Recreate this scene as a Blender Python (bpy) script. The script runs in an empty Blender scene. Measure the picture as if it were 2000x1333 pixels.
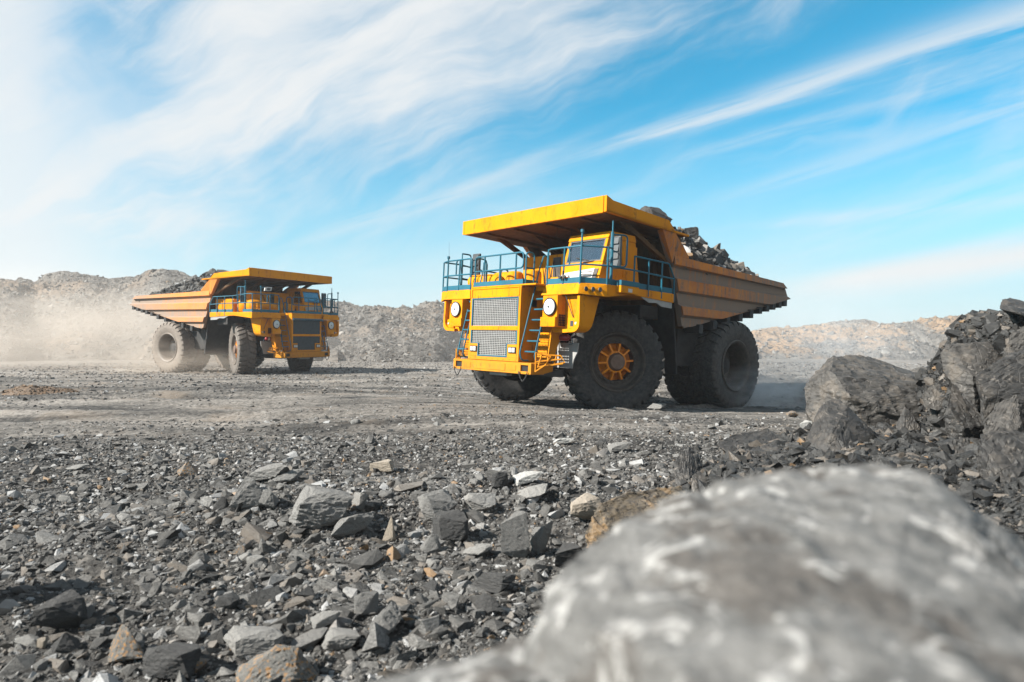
import bpy, bmesh, math, random
import numpy as np
from mathutils import Matrix, Vector, Euler
R_ = math.radians
scene = bpy.context.scene
COL = scene.collection
F_PX, CAM_Z = 1343.73, 2.0        # focal length in pixels of a 2000 px wide picture, eye height

# ------------------------------------------------------------------ scene object helpers
def link(o, parent=None):
    COL.objects.link(o)
    if parent is not None:
        o.parent = parent
    return o

def tag(o, label=None, cat=None, group=None, kind=None):
    if label: o['label'] = label
    if cat: o['category'] = cat
    if group: o['group'] = group
    if kind: o['kind'] = kind
    return o

class MB:
    """collects shapes and links them as one mesh object"""
    def __init__(s): s.v = []; s.f = []
    def add(s, v, f):
        b = len(s.v); s.v += [tuple(p) for p in v]; s.f += [tuple(i + b for i in q) for q in f]; return s
    def hexa(s, p):   # 8 points: bottom ring 4 (ccw), top ring 4
        return s.add(p, [(3,2,1,0),(4,5,6,7),(0,1,5,4),(1,2,6,5),(2,3,7,6),(3,0,4,7)])
    def box(s, x0, x1, y0, y1, z0, z1):
        return s.hexa([(x0,y0,z0),(x1,y0,z0),(x1,y1,z0),(x0,y1,z0),(x0,y0,z1),(x1,y0,z1),(x1,y1,z1),(x0,y1,z1)])
    def prism(s, poly, axis, a, b):
        def P(u, w, t): return {'x':(t,u,w),'y':(u,t,w),'z':(u,w,t)}[axis]
        n = len(poly); v = [P(u,w,a) for u,w in poly] + [P(u,w,b) for u,w in poly]
        f = [tuple(range(n))[::-1], tuple(range(n, 2*n))] + [(i,(i+1)%n,n+(i+1)%n,n+i) for i in range(n)]
        return s.add(v, f)
    def tube(s, pts, r, n=6, cap=True):
        pts = [Vector(p) for p in pts]; m = len(pts); rings = []
        up = Vector((0.31,0.17,0.93))
        for i, p in enumerate(pts):
            t = (pts[min(i+1,m-1)] - pts[max(i-1,0)]).normalized()
            a = t.cross(up)
            if a.length < .05: a = t.cross(Vector((1,0,0)))
            a.normalize(); b = t.cross(a).normalized()
            rr = r[i] if isinstance(r, (list, tuple)) else r
            rings.append([p + (a*math.cos(2*math.pi*k/n) + b*math.sin(2*math.pi*k/n))*rr for k in range(n)])
        v = [q for ring in rings for q in ring]; f = []
        for i in range(m-1):
            for k in range(n):
                f.append((i*n+k, i*n+(k+1)%n, (i+1)*n+(k+1)%n, (i+1)*n+k))
        if cap: f += [tuple(range(n))[::-1], tuple(range((m-1)*n, m*n))]
        return s.add(v, f)
    def lathe(s, prof, axis='y', c=(0,0,0), n=32, a0=0, closed=False):
        """prof: (radius, along)"""
        m = len(prof); v = []; f = []
        for r, t in prof:
            for k in range(n):
                a = a0 + 2*math.pi*k/n; p, q = r*math.cos(a), r*math.sin(a)
                w = {'y':(p,t,q),'x':(t,p,q),'z':(p,q,t)}[axis]
                v.append((w[0]+c[0], w[1]+c[1], w[2]+c[2]))
        for i in range(m if closed else m-1):
            j = (i+1) % m
            for k in range(n): f.append((i*n+k, j*n+k, j*n+(k+1)%n, i*n+(k+1)%n))
        return s.add(v, f)
    def build(s, name, mat, parent=None, bevel=0, smooth=False, loc=None):
        me = bpy.data.meshes.new(name); me.from_pydata(s.v, [], s.f)
        bm = bmesh.new(); bm.from_mesh(me); bmesh.ops.recalc_face_normals(bm, faces=bm.faces[:]); bm.to_mesh(me); bm.free()
        if smooth: me.polygons.foreach_set('use_smooth', [True]*len(me.polygons)); me.update(); me.set_sharp_from_angle(angle=R_(38))
        me.materials.append(mat)
        o = bpy.data.objects.new(name, me); link(o, parent)
        if loc: o.location = loc
        if bevel:
            b = o.modifiers.new('edge', 'BEVEL'); b.width = bevel; b.segments = 2; b.limit_method = 'ANGLE'; b.angle_limit = R_(40)
            b.use_clamp_overlap = True
        return o

def fillet(pts, r=0.1, k=4, closed=False):
    pts = [Vector(p) for p in pts]; out = [pts[0]]
    for i in range(1, len(pts)-1):
        a, b, c = pts[i-1], pts[i], pts[i+1]
        d1, d2 = (a-b), (c-b); rr = min(r, d1.length*.48, d2.length*.48)
        p, q = b + d1.normalized()*rr, b + d2.normalized()*rr
        for j in range(k+1):
            t = j/k; out.append(p*(1-t)**2 + b*2*t*(1-t) + q*t*t)
    out.append(pts[-1]); return out

def px(x, y, d):
    """world point seen at pixel (x, y) of the 2000 px photo at depth d"""
    return Vector(((x-1000)/F_PX*d, d, CAM_Z - (y-666.5)/F_PX*d))

# ------------------------------------------------------------------ numpy noise
def _hash(ix, iy, iz, seed):
    h = (ix.astype(np.int64)*374761393 + iy.astype(np.int64)*668265263 + iz.astype(np.int64)*2147483647 + seed*974711) & 0x7fffffff
    h = ((h ^ (h >> 13))*1274126177) & 0x7fffffff
    h = h ^ (h >> 16)
    return (h % 65536)/65535.0
def vnoise(x, y, z=None, seed=0):
    x = np.asarray(x, float); y = np.asarray(y, float)
    z = np.zeros_like(x) if z is None else np.asarray(z, float)
    i, j, k = np.floor(x), np.floor(y), np.floor(z); u, v, w = x-i, y-j, z-k
    u, v, w = (t*t*t*(t*(t*6-15)+10) for t in (u, v, w)); r = 0
    for a in (0,1):
        for b in (0,1):
            for c in (0,1):
                r = r + _hash(i+a, j+b, k+c, seed)*(u if a else 1-u)*(v if b else 1-v)*(w if c else 1-w)
    return r*2-1
def fbm(x, y, z=None, oct=4, seed=0, gain=.5, ridged=False):
    s = 0; a = 1.; t = 0
    for o in range(oct):
        n = vnoise(x*2**o, y*2**o, None if z is None else z*2**o, seed+o*17)
        if ridged: n = 1-2*np.abs(n)
        s = s + a*n; t += a; a *= gain
    return s/t
def sstep(a, b, x):
    t = np.clip((x-a)/(b-a), 0, 1); return t*t*(3-2*t)

# ------------------------------------------------------------------ node helpers
ALB = .52      # all base colours are scaled by this: the picture is exposed more than a stop up
class NT:
    def __init__(s, tree): s.t = tree; tree.nodes.clear()
    def n(s, kind, **kw):
        x = s.t.nodes.new(kind)
        for k, v in kw.items(): setattr(x, k, v)
        return x
    def put(s, sock, val):
        if val is None: return
        if hasattr(val, 'is_output') or isinstance(val, bpy.types.NodeSocket): s.t.links.new(val, sock)
        else: sock.default_value = val
    def m(s, op, a, b=None, c=None, clamp=False):
        x = s.n('ShaderNodeMath', operation=op, use_clamp=clamp)
        for i, q in enumerate((a, b, c)): s.put(x.inputs[i], q)
        return x.outputs[0]
    def vm(s, op, a, b=None):
        x = s.n('ShaderNodeVectorMath', operation=op); s.put(x.inputs[0], a)
        if op == 'SCALE': s.put(x.inputs['Scale'], b)
        else: s.put(x.inputs[1], b)
        return x.outputs[0]
    def noise(s, vec, scale, detail=4, rough=.55, dist=0, dim='3D'):
        x = s.n('ShaderNodeTexNoise', noise_dimensions=dim)
        if vec is not None: s.put(x.inputs['Vector'], vec)
        x.inputs['Scale'].default_value = scale; x.inputs['Detail'].default_value = detail
        x.inputs['Roughness'].default_value = rough; x.inputs['Distortion'].default_value = dist
        return x.outputs[0]
    def voro(s, vec, scale, feature='F1', out='Distance'):
        x = s.n('ShaderNodeTexVoronoi', feature=feature); s.put(x.inputs['Vector'], vec); x.inputs['Scale'].default_value = scale
        return x.outputs[out]
    def ramp(s, fac, stops, mode='LINEAR'):
        x = s.n('ShaderNodeValToRGB'); x.color_ramp.interpolation = mode; e = x.color_ramp.elements
        while len(e) < len(stops): e.new(.5)
        for i, (p, c) in enumerate(stops):
            e[i].position = p; e[i].color = (c, c, c, 1) if isinstance(c, (int, float)) else (*c, 1)
        s.put(x.inputs[0], fac); return x.outputs[0]
    def rng(s, v, a, b, c=0., d=1.):
        x = s.n('ShaderNodeMapRange', clamp=True, interpolation_type='SMOOTHSTEP')
        for i, q in enumerate((v, a, b, c, d)): s.put(x.inputs[i], q)
        return x.outputs[0]
    def mix(s, fac, a, b, mode='MIX'):
        x = s.n('ShaderNodeMix', data_type='RGBA', blend_type=mode, clamp_factor=True); s.put(x.inputs[0], fac)
        for i, q in ((6, a), (7, b)): s.put(x.inputs[i], (*q, 1) if isinstance(q, tuple) and len(q) == 3 else q)
        return x.outputs[2]
    def xyz(s, v):
        x = s.n('ShaderNodeSeparateXYZ'); s.put(x.inputs[0], v); return x.outputs
    def comb(s, a, b, c):
        x = s.n('ShaderNodeCombineXYZ')
        for i, q in enumerate((a, b, c)): s.put(x.inputs[i], q)
        return x.outputs[0]
    def coord(s, kind='Object'): return s.n('ShaderNodeTexCoord').outputs[kind]
    def attr(s, name, kind='GEOMETRY', out='Fac'):
        return s.n('ShaderNodeAttribute', attribute_name=name, attribute_type=kind).outputs[out]
    def bump(s, h, strength=.3, dist=.02, normal=None):
        x = s.n('ShaderNodeBump'); x.inputs['Strength'].default_value = strength; x.inputs['Distance'].default_value = dist
        s.put(x.inputs['Height'], h); s.put(x.inputs['Normal'], normal); return x.outputs[0]
    def surf(s, col, rough=.6, normal=None, metal=0, spec=.5, **kw):
        p = s.n('ShaderNodeBsdfPrincipled'); s.put(p.inputs['Base Color'], s.vm('SCALE', col, ALB))
        s.put(p.inputs['Roughness'], rough); s.put(p.inputs['Metallic'], metal); s.put(p.inputs['Normal'], normal)
        p.inputs['Specular IOR Level'].default_value = spec
        for k, v in kw.items(): s.put(p.inputs[k.replace('_', ' ')], v)
        o = s.n('ShaderNodeOutputMaterial'); s.t.links.new(p.outputs[0], o.inputs[0]); return p

def mat(name):
    m = bpy.data.materials.new(name); m.use_nodes = True; return m, NT(m.node_tree)
M = {}

def paint(name, base, base2, dust=.25, rust=.15, dust_col=(.30,.25,.20), rough=.42, low=None, streak=.0, recess=None, tail=None, spec=.25):
    """weathered paint: faded patches, dust film that is thicker low down, chips and rust runs"""
    m, t = mat(name); c = t.coord(); s = t.xyz(c)
    st = t.vm('MULTIPLY', c, (2.2, 2.2, .35))
    n1 = t.noise(c, 1.3, 5, .6); n2 = t.noise(c, 9, 4, .6); n3 = t.noise(st, 3.2, 4, .6); n4 = t.noise(c, 34, 3, .6)
    col = t.mix(t.rng(n1, .35, .68), base, base2)
    if rust:
        rf = t.m('MULTIPLY', t.rng(n3, .62-.25*rust, .74), t.rng(n2, .42, .62))
        col = t.mix(t.m('MULTIPLY', rf, min(1, .55+rust)), col, (.11,.045,.018))
        chip = t.m('MULTIPLY', t.rng(n4, .66-.06*rust, .70), t.rng(n1, .45, .6))
        col = t.mix(t.m('MULTIPLY', chip, .8), col, (.035,.025,.02))
    d = t.m('MULTIPLY', t.m('ADD', t.rng(n3, .32, .75), t.rng(n2, .3, .8, 0, .5)), dust)
    if low is not None:
        d = t.m('ADD', d, t.m('MULTIPLY', t.rng(s[2], low[1], low[0]), low[2]), clamp=True)
    if streak:
        d = t.m('ADD', d, t.m('MULTIPLY', t.rng(t.noise(t.vm('MULTIPLY', c, (7, 7, .5)), 1.6, 3, .6), .45, .7), streak), clamp=True)
    if tail: d = t.m('ADD', d, t.m('MULTIPLY', t.rng(s[0], -4.0, -9.0), tail), clamp=True)
    if recess:      # dirt caught between the pressed ribs of the dump body
        rc = t.m('MULTIPLY', t.rng(t.m('ABSOLUTE', s[1]), 2.985, 2.93), t.rng(n3, .30, .62, .55, 1.)); d = t.m('ADD', d, t.m('MULTIPLY', rc, recess), clamp=True)
    od = t.attr('dust', 'OBJECT')
    d = t.m('ADD', d, t.m('MULTIPLY', od, t.rng(n2, .15, .7, .6, 1.)), clamp=True)
    col = t.mix(d, col, dust_col)
    t.surf(col, t.m('ADD', rough, t.m('MULTIPLY', d, .45), clamp=True), t.bump(n2, .12, .01), spec=spec)
    M[name] = m

def simple(name, col, rough=.6, metal=0, var=.25, scale=4, dust=0, dust_col=(.30,.25,.20), bump=.0, spec=.4):
    m, t = mat(name); c = t.coord(); n = t.noise(c, scale, 5, .6)
    k = t.mix(t.rng(n, .3, .7), tuple(x*(1-var) for x in col), tuple(min(1, x*(1+var)) for x in col))
    od = t.attr('dust', 'OBJECT'); n2 = t.noise(c, scale*2.3, 4, .6)
    k = t.mix(t.m('MULTIPLY', t.rng(n2, .35, .75), dust), k, dust_col)
    k = t.mix(t.m('MULTIPLY', od, t.rng(n2, .2, .65, .65, 1.)), k, (.40,.335,.28))
    t.surf(k, rough, t.bump(n2, bump, .01) if bump else None, metal, spec); M[name] = m

YEL, YEL2 = (1.02,.395,.002), (.92,.320,.002)
paint('yellow_paint', YEL, YEL2, dust=.10, rust=.30, low=(1.0, 2.3, .30), rough=.55, spec=.04, dust_col=(.26,.17,.085))
paint('hub_paint', (1.2,.40,.005), (.95,.28,.008), dust=.16, rust=.5, dust_col=(.08,.06,.05))
paint('under_shade_paint', (.20,.095,.022), (.12,.06,.02), dust=.3, rust=.4, dust_col=(.05,.043,.038), rough=.7)  # dark brown base puts the shade under the canopy into the colour
paint('body_paint', (.98,.32,.020), (.72,.21,.03), dust=.34, rust=.6, streak=.34, low=(3.0, 5.3, .22), rough=.6, dust_col=(.33,.262,.212), spec=.08, recess=.78, tail=.6)
paint('body_paint_clean', (.98,.325,.006), (.86,.265,.01), dust=.22, rust=.3, streak=.18, low=(2.9, 5.0, .36), rough=.55, dust_col=(.42,.32,.255), recess=.5, tail=.6)
paint('blue_paint', (.006,.165,.25), (.008,.13,.20), dust=.05, rust=.04, rough=.5)
simple('tyre_rubber', (.040,.041,.043), .82, var=.3, scale=5, dust=.5, dust_col=(.14,.13,.12), bump=.15, spec=.25)
simple('dark_steel', (.035,.034,.034), .7, var=.35, scale=3, dust=.35, dust_col=(.08,.074,.068), spec=.3)
simple('rim_steel', (.05,.042,.036), .6, var=.5, scale=6, dust=.3, dust_col=(.13,.09,.06))
simple('grey_panel', (.42,.42,.41), .6, var=.12, scale=3, dust=.25, dust_col=(.3,.28,.25))
simple('silver_mesh', (.41,.405,.395), .5, .2, var=.12, scale=7, dust=.2, dust_col=(.5,.45,.4))
simple('shutter', (.055,.085,.11), .6, var=.15, scale=5, dust=.12, dust_col=(.2,.19,.18))
simple('black_void', (.012,.012,.013), .8, var=.2)
simple('mirror_grey', (.055,.066,.075), .4, var=.2, dust=.15)
simple('mirror_blue', (.02,.09,.14), .45, var=.2, dust=.15)
simple('white_panel', (.72,.71,.68), .5, var=.08, dust=.12, dust_col=(.5,.47,.42))
simple('red_paint', (.38,.02,.025), .4, var=.15, dust=.1)
simple('lamp_lens', (.74,.74,.72), .18, var=.03, spec=.6)
simple('rust_cap', (.20,.12,.085), .65, var=.25, scale=6, dust=.2)
simple('seat_cloth', (.03,.03,.032), .9)
def glass(name, tint, refl):
    m, t = mat(name); tr = t.n('ShaderNodeBsdfTransparent'); tr.inputs[0].default_value = (*tint, 1)
    gl = t.n('ShaderNodeBsdfGlossy'); gl.inputs['Roughness'].default_value = .06; gl.inputs[0].default_value = (.8,.85,.9,1)
    mx = t.n('ShaderNodeMixShader'); fr = t.n('ShaderNodeFresnel'); fr.inputs[0].default_value = 1.5
    t.put(mx.inputs[0], t.m('ADD', fr.outputs[0], refl, clamp=True)); t.t.links.new(tr.outputs[0], mx.inputs[1]); t.t.links.new(gl.outputs[0], mx.inputs[2])
    o = t.n('ShaderNodeOutputMaterial'); t.t.links.new(mx.outputs[0], o.inputs[0]); M[name] = m
glass('cab_glass', (.62,.66,.68), .22)
# ------------------------------------------------------------------ the haul truck (x forward, y to its left, z up)
AXLE_R, TYRE_R = -5.38, 1.53
def tyre_mb():
    t = MB(); w = .46
    prof = [(.84,-.40),(.92,-.425),(1.0,-.455),(1.18,-.485),(1.33,-.475),(1.405,-.45),(1.455,-.38),(1.47,0),(1.455,.38),(1.405,.45),(1.33,.475),(1.18,.485),(1.0,.455),(.92,.425),(.84,.40)]
    t.lathe(prof, 'y', n=72)
    n = 30
    for side in (-1, 1):
        for k in range(n):
            a = 2*math.pi*(k + (.5 if side > 0 else 0))/n; wd = 2*math.pi/n*.33
            def P(da, r, y): return (r*math.cos(a+da), side*y, r*math.sin(a+da))
            sk = .10   # lugs slant towards the middle of the tread
            rows = [(1.335,.482,0),(1.42,.478,0),(1.50,.44,0),(1.53,.36,.01),(1.53,.22,sk*.5),(1.525,.06,sk)]
            v = []
            for r, y, s in rows:
                v += [P(s-wd, r, y), P(s+wd, r, y), P(s+wd*.95, r-.09 if y < .46 else r-.03, y-(.03 if y > .45 else 0)), P(s-wd*.95, r-.09 if y < .46 else r-.03, y-(.03 if y > .45 else 0))]
            f = []
            for i in range(len(rows)-1):
                for q in range(4): f.append((i*4+q, i*4+(q+1)%4, i*4+4+(q+1)%4, i*4+4+q))
            f += [(0,1,2,3), tuple(range(len(rows)*4-4, len(rows)*4))]
            t.add(v, f)
    return t
MESH = {}
def shared(key, make):
    if key not in MESH: MESH[key] = make()
    return MESH[key]

def front_wheel(parent, name, y, steer, spin, M_):
    s = 1 if y > 0 else -1
    rim = MB()
    rim.lathe([(.87,.40*s),(.90,.43*s),(.87,.455*s),(.83,.45*s),(.79,.40*s),(.76,.30*s),(.70,.27*s),(.66,.275*s),(.66,.30*s),(.57,.30*s),(.555,.05*s),(.30,.04*s),(.30,-.30*s)], 'y', n=56)
    for k in range(34):    # wheel studs
        a = 2*math.pi*k/34; rim.lathe([(.024,.29*s),(.024,.335*s),(.001,.337*s)], 'y', (.617*math.cos(a),0,.617*math.sin(a)), 6)
    w = rim.build(name, M_['rim_steel'], parent, smooth=True, loc=(0, y, 1.485)); w.rotation_euler = (0, spin, steer)
    hub = MB(); hub.lathe([(.55,.06*s),(.44,.06*s),(.34,.16*s),(.315,.33*s),(.27,.345*s)], 'y', n=40)
    for k in range(10):
        a = 2*math.pi*k/10 + .2; ca, sa = math.cos(a), math.sin(a); h = .028
        def P(r, u, z): return (r*ca - u*sa, z*s, r*sa + u*ca)
        hub.hexa([P(.30,-h,.05),P(.56,-h,.05),P(.56,h,.05),P(.30,h,.05),P(.30,-h,.335),P(.56,-h,.285),P(.56,h,.285),P(.30,h,.335)])
    hub.build('hub', M_['hub_paint'], w, smooth=True)
    cap = MB(); cap.lathe([(.28,.30*s),(.235,.355*s),(.23,.43*s),(.215,.45*s),(.001,.455*s)], 'y', n=32); cap.build('hub_cap', M_['rust_cap'], w, smooth=True)
    me = shared('tyre', lambda: None)
    if me is None:
        ty = tyre_mb().build('tyre', M_['tyre_rubber'], w, smooth=True); MESH['tyre'] = ty.data
    else: ty = link(bpy.data.objects.new('tyre', me), w)
    return w, ty

def rear_wheel(parent, name, y, spin, M_, outer):
    s = 1 if y > 0 else -1
    rim = MB(); rim.lathe([(.86,.40*s),(.89,.44*s),(.86,.465*s),(.82,.45*s),(.77,.40*s),(.74,.20*s),(.72,-.25*s),(.62,-.30*s),(.45,-.30*s)], 'y', n=56)
    w = rim.build(name, M_['rim_steel'], parent, smooth=True, loc=(AXLE_R, y, 1.50)); w.rotation_euler = (0, spin, 0)
    if outer:
        hub = MB(); hub.lathe([(.5,-.31*s),(.46,-.22*s),(.42,-.18*s),(.30,-.14*s),(.27,.02*s),(.12,.05*s),(.001,.05*s)], 'y', n=36)
        for k in range(16):
            a = 2*math.pi*k/16; hub.lathe([(.02,-.2*s),(.02,-.13*s),(.001,-.128*s)], 'y', (.37*math.cos(a),0,.37*math.sin(a)), 6)
        hub.build('hub', M_['dark_steel'], w, smooth=True)
    ty = link(bpy.data.objects.new('tyre', MESH['tyre']), w)
    return w, ty

def lamp(parent, name, x, y, z, r, ring=True):
    a = MB(); a.lathe([(r*1.0,-.03),(r*1.04,.02),(r*.96,.035),(r*.9,.02)], 'x', (x,y,z), 32)
    o = a.build(name, M['black_void'], parent, smooth=True)
    b = MB(); b.lathe([(r*.93,.0),(r*.9,.018),(r*.6,.034),(.001,.045)], 'x', (x,y,z), 32); b.build('lens', M['lamp_lens'], o, smooth=True)
    if ring:
        c = MB(); c.lathe([(r*.13,.03),(r*.13,.052),(.001,.055)], 'x', (x,y,z), 12); c.build('bulb', M['mirror_grey'], o)
    return o

def rail_set(parent, segs, r=.026, name='railing'):
    m = MB()
    for pts, fr in segs: m.tube(fillet(pts, fr) if fr else pts, r, 7)
    return m.build(name, M['blue_paint'], parent, smooth=True)

def zfloor(x): return 2.74 + max(0, (-2.75 - x))*.228

def haul_truck(label, mat4, steer, shutters, body_mat, dust_wheels, group):
    root = link(bpy.data.objects.new('haul_truck', None)); root.empty_display_size = .5
    root.matrix_world = mat4; tag(root, label, 'dump truck', group)
    BP = M[body_mat]; Y = M['yellow_paint']; B = M['blue_paint']; D = M['dark_steel']
    # ---------------- wheels
    k = 0
    for y in (2.25, -2.25):
        w, ty = front_wheel(root, 'front_wheel', y, steer, .3+k, M); ty['dust'] = dust_wheels[0]; w['dust'] = dust_wheels[0]; k += .7
    for y in (2.74, -2.74, 1.66, -1.66):
        w, ty = rear_wheel(root, 'rear_wheel', y, k, M, abs(y) > 2); ty['dust'] = dust_wheels[1]; w['dust'] = dust_wheels[1]; k += .9
    # ---------------- chassis
    c = MB()
    for s in (1, -1):
        c.box(-6.6, 2.35, s*.62-.17, s*.62+.17, 1.25, 2.25)
        c.tube([(0, s*1.75, 1.3), (-.05, s*1.55, 2.2), (-.1, s*1.45, 3.3)], .23, 12)          # front struts
        c.tube([(0, s*1.95, 1.48), (0, s*.5, 1.4)], .30, 12)
        c.tube([(-5.6, s*.8, 1.9), (-4.9, s*.8, 3.2)], .16, 10)                              # rear struts
        c.tube([(-3.2, s*.95, 1.7), (-4.5, s*.95, 3.1)], .19, 10)                            # hoist rams
    c.tube([(AXLE_R, -2.4, 1.5), (AXLE_R, 2.4, 1.5)], .52, 18)
    c.box(-.35, .35, -1.3, 1.3, 1.05, 1.6); c.box(-1.6, 1.2, -1.0, 1.0, 1.0, 3.3); c.box(-3.4, -1.6, -.9, .9, 1.1, 2.6)
    c.box(1.0, 2.3, -1.5, 1.5, .98, 1.25); c.box(-6.9, -6.5, -1.0, 1.0, 1.6, 2.7)
    c.box(-2.2, -1.3, -2.2, 2.2, 2.9, 3.3)
    c.build('chassis', D, root, bevel=.03)
    for s in (1, -1):
        g = MB(); g.prism([(-2.95,1.42),(-3.0,2.66),(-4.6,2.98),(-5.35,2.93),(-4.9,1.41)], 'y', s*1.1, s*2.42); g.build('fuel_tank', D, root, bevel=.03)
        g = MB(); g.hexa([(-2.82,s*.95,1.15),(-2.74,s*.95,1.15),(-2.74,s*2.62,1.15),(-2.82,s*2.62,1.15),(-2.48,s*.95,3.40),(-2.40,s*.95,3.40),(-2.40,s*2.62,3.40),(-2.48,s*2.62,3.40)])
        g.build('mud_guard', D, root, bevel=.01)
    # ---------------- dump body
    b = MB()
    xs = [-2.75, -4.5, -6.5, -9.25]
    for i in range(3):
        x0, x1 = xs[i], xs[i+1]; z0, z1 = zfloor(x0), zfloor(x1)
        b.hexa([(x0,-2.84,z0-.1),(x1,-2.84,z1-.1),(x1,2.84,z1-.1),(x0,2.84,z0-.1),(x0,-2.84,z0),(x1,-2.84,z1),(x1,2.84,z1),(x0,2.84,z0)])
    body = b.build('dump_body', BP, root, bevel=.015)
    hbm = MB()
    hbm.hexa([(-2.85,-2.8,2.66),(-2.70,-2.8,2.62),(-2.70,2.8,2.62),(-2.85,2.8,2.66),(-2.3,-2.9,5.55),(-2.15,-2.9,5.55),(-2.15,2.9,5.55),(-2.3,2.9,5.55)])
    for y in (-1.9, -.7, .7, 1.9):     # headboard stiffeners
        hbm.hexa([(-2.74,y-.09,2.8),(-2.45,y-.09,2.9),(-2.45,y+.09,2.9),(-2.74,y+.09,2.8),(-2.2,y-.09,5.4),(-1.95,y-.09,5.4),(-1.95,y+.09,5.4),(-2.2,y+.09,5.4)])
    hbm.build('headboard', M['under_shade_paint'], body, bevel=.012)
    rb = MB()
    for x in (-3.5, -4.3, -5.1, -5.9, -6.6, -7.2, -7.7, -8.15, -8.6, -9.0):
        z = zfloor(x) - .1; h = .30 if x > -7 else .24
        rb.box(x-.11, x+.11, -2.98, 2.98, z-h, z-.004)
    for y in (-.62, .62): rb.hexa([(-3.2,y-.2,2.30),(-7.6,y-.2,3.3),(-7.6,y+.2,3.3),(-3.2,y+.2,2.30),(-3.2,y-.2,2.72),(-7.6,y-.2,3.72),(-7.6,y+.2,3.72),(-3.2,y+.2,2.72)])
    rb.build('floor_beam', M['dark_steel'], body, bevel=.012)
    prof = [(4.87,2.70),(4.87,3.0),(4.60,3.02),(4.51,2.87),(4.22,2.87),(4.15,3.0),(3.80,3.0),(3.73,2.87),(3.38,2.87),(3.31,3.0),(3.06,3.0),(2.98,2.86),(2.70,2.86),(2.70,2.70)]
    def x_front(z): return -2.6 + (z-2.70)/(4.6-2.70)*.72 if z < 4.6 else -1.88
    def x_rear(z): return -9.36 + abs(z-4.30)*1.1 if z > 4.3 else -9.36 + (4.3-z)*.4
    for s in (1, -1):
        v = []; f = []; N = 28; n = len(prof)
        for i in range(N+1):
            for z, y in prof:
                t = i/N; x = x_front(z)*(1-t) + x_rear(max(z, 4.15))*t; drop = .20*t if z > 4.8 else (.12*t if z > 4.55 else 0)
                zz = max(z-drop, zfloor(x)-.12); v.append((x, s*y, zz))
        for i in range(N):
            for j in range(n): f.append((i*n+j, i*n+(j+1)%n, (i+1)*n+(j+1)%n, (i+1)*n+j))
        f += [tuple(range(n)), tuple(range(N*n, N*n+n))]
        q = MB(); q.add(v, f); q.build('side_wall', BP, body, smooth=True)
        # cheek that carries the canopy
        pil = [(-.98,5.565),(-1.62,5.545),(-2.64,4.93),(-2.66,4.86),(-1.90,4.86),(-1.80,4.62)]
        pv = []
        for t_ in (0, .22):
            for x, z in pil: pv.append((x, s*((2.99 if z < 5 else 3.17)-t_), z))
        npil = len(pil); q = MB(); q.add(pv, [tuple(range(npil)), tuple(range(npil, 2*npil))[::-1]] + [(i,(i+1)%npil,npil+(i+1)%npil,npil+i) for i in range(npil)])
        q.build('canopy_cheek', BP, body, bevel=.012)
    cn = MB()
    def canopy_pt(x, y, z): return (x, y*(3.19+.09*(x+1.6)/3.3), z)
    # roof plate, side fascias, front lip
    cn.hexa([canopy_pt(-2.35,-1,5.50),canopy_pt(1.66,-1,5.62),canopy_pt(1.66,1,5.62),canopy_pt(-2.35,1,5.50),canopy_pt(-2.35,-1,5.56),canopy_pt(1.66,-1,5.68),canopy_pt(1.66,1,5.68),canopy_pt(-2.35,1,5.56)])
    q = MB(); q.hexa([canopy_pt(-2.3,-.96,5.492),canopy_pt(1.58,-.96,5.608),canopy_pt(1.58,.96,5.608),canopy_pt(-2.3,.96,5.492),canopy_pt(-2.3,-.96,5.497),canopy_pt(1.58,-.96,5.617),canopy_pt(1.58,.96,5.617),canopy_pt(-2.3,.96,5.497)]); q.build('canopy_shade_sheet', M['under_shade_paint'], body)  # thin dark sheet added under the roof plate, its colour stands for shade
    for s in (1, -1):
        poly = [(1.70,5.615),(1.70,6.07),(1.42,5.97),(-1.25,5.845),(-1.64,5.535)]
        v = [canopy_pt(x, s, z) for x, z in poly] + [(p[0], p[1]-s*.1, p[2]) for p in (canopy_pt(x, s, z) for x, z in poly)]
        cn.add(v, [(0,1,2,3,4),(9,8,7,6,5)] + [(i,(i+1)%5,5+(i+1)%5,5+i) for i in range(5)])
    cn.hexa([(1.60,-3.16,5.60),(1.705,-3.16,5.60),(1.705,3.16,5.60),(1.60,3.16,5.60),(1.60,-3.16,6.07),(1.705,-3.16,6.07),(1.705,3.16,6.07),(1.60,3.16,6.07)])
    for y in (-2.0, 2.0):
        cn.prism([(y-.22,5.84),(y-.1,6.04),(y+.1,6.04),(y+.22,5.84),(y+.1,5.64),(y-.1,5.64)], 'x', 1.70, 1.7115)
    can = cn.build('canopy', M['yellow_paint'] if body_mat == 'body_paint_clean' else M['yellow_paint'], body, bevel=.012)
    for y in (-2.75, -1.0, 1.0, 2.75):
        q = MB(); q.hexa([(-2.2,y-.07,4.55),(-2.05,y-.07,4.5),(-2.05,y+.07,4.5),(-2.2,y+.07,4.55),(.3,y-.07,5.635),(.75,y-.07,5.64),(.75,y+.07,5.64),(.3,y+.07,5.635)]); q.build('canopy_strut', M['under_shade_paint'], body, bevel=.01)
    q = MB()
    for y in (-2.2, -.75, .75, 2.2): q.hexa([(-2.0,y-.05,5.40),(1.5,y-.05,5.54),(1.5,y+.05,5.54),(-2.0,y+.05,5.40),(-2.0,y-.05,5.499),(1.5,y-.05,5.604),(1.5,y+.05,5.604),(-2.0,y+.05,5.499)])
    q.build('canopy_rib', M['under_shade_paint'], body)
    # ---------------- radiator housing and bumper
    r = MB(); x1 = 2.82
    r.box(1.15, x1-.07, -1.19, 1.17, 1.37, 3.56)
    fx0, fx1 = x1-.07, x1
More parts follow.
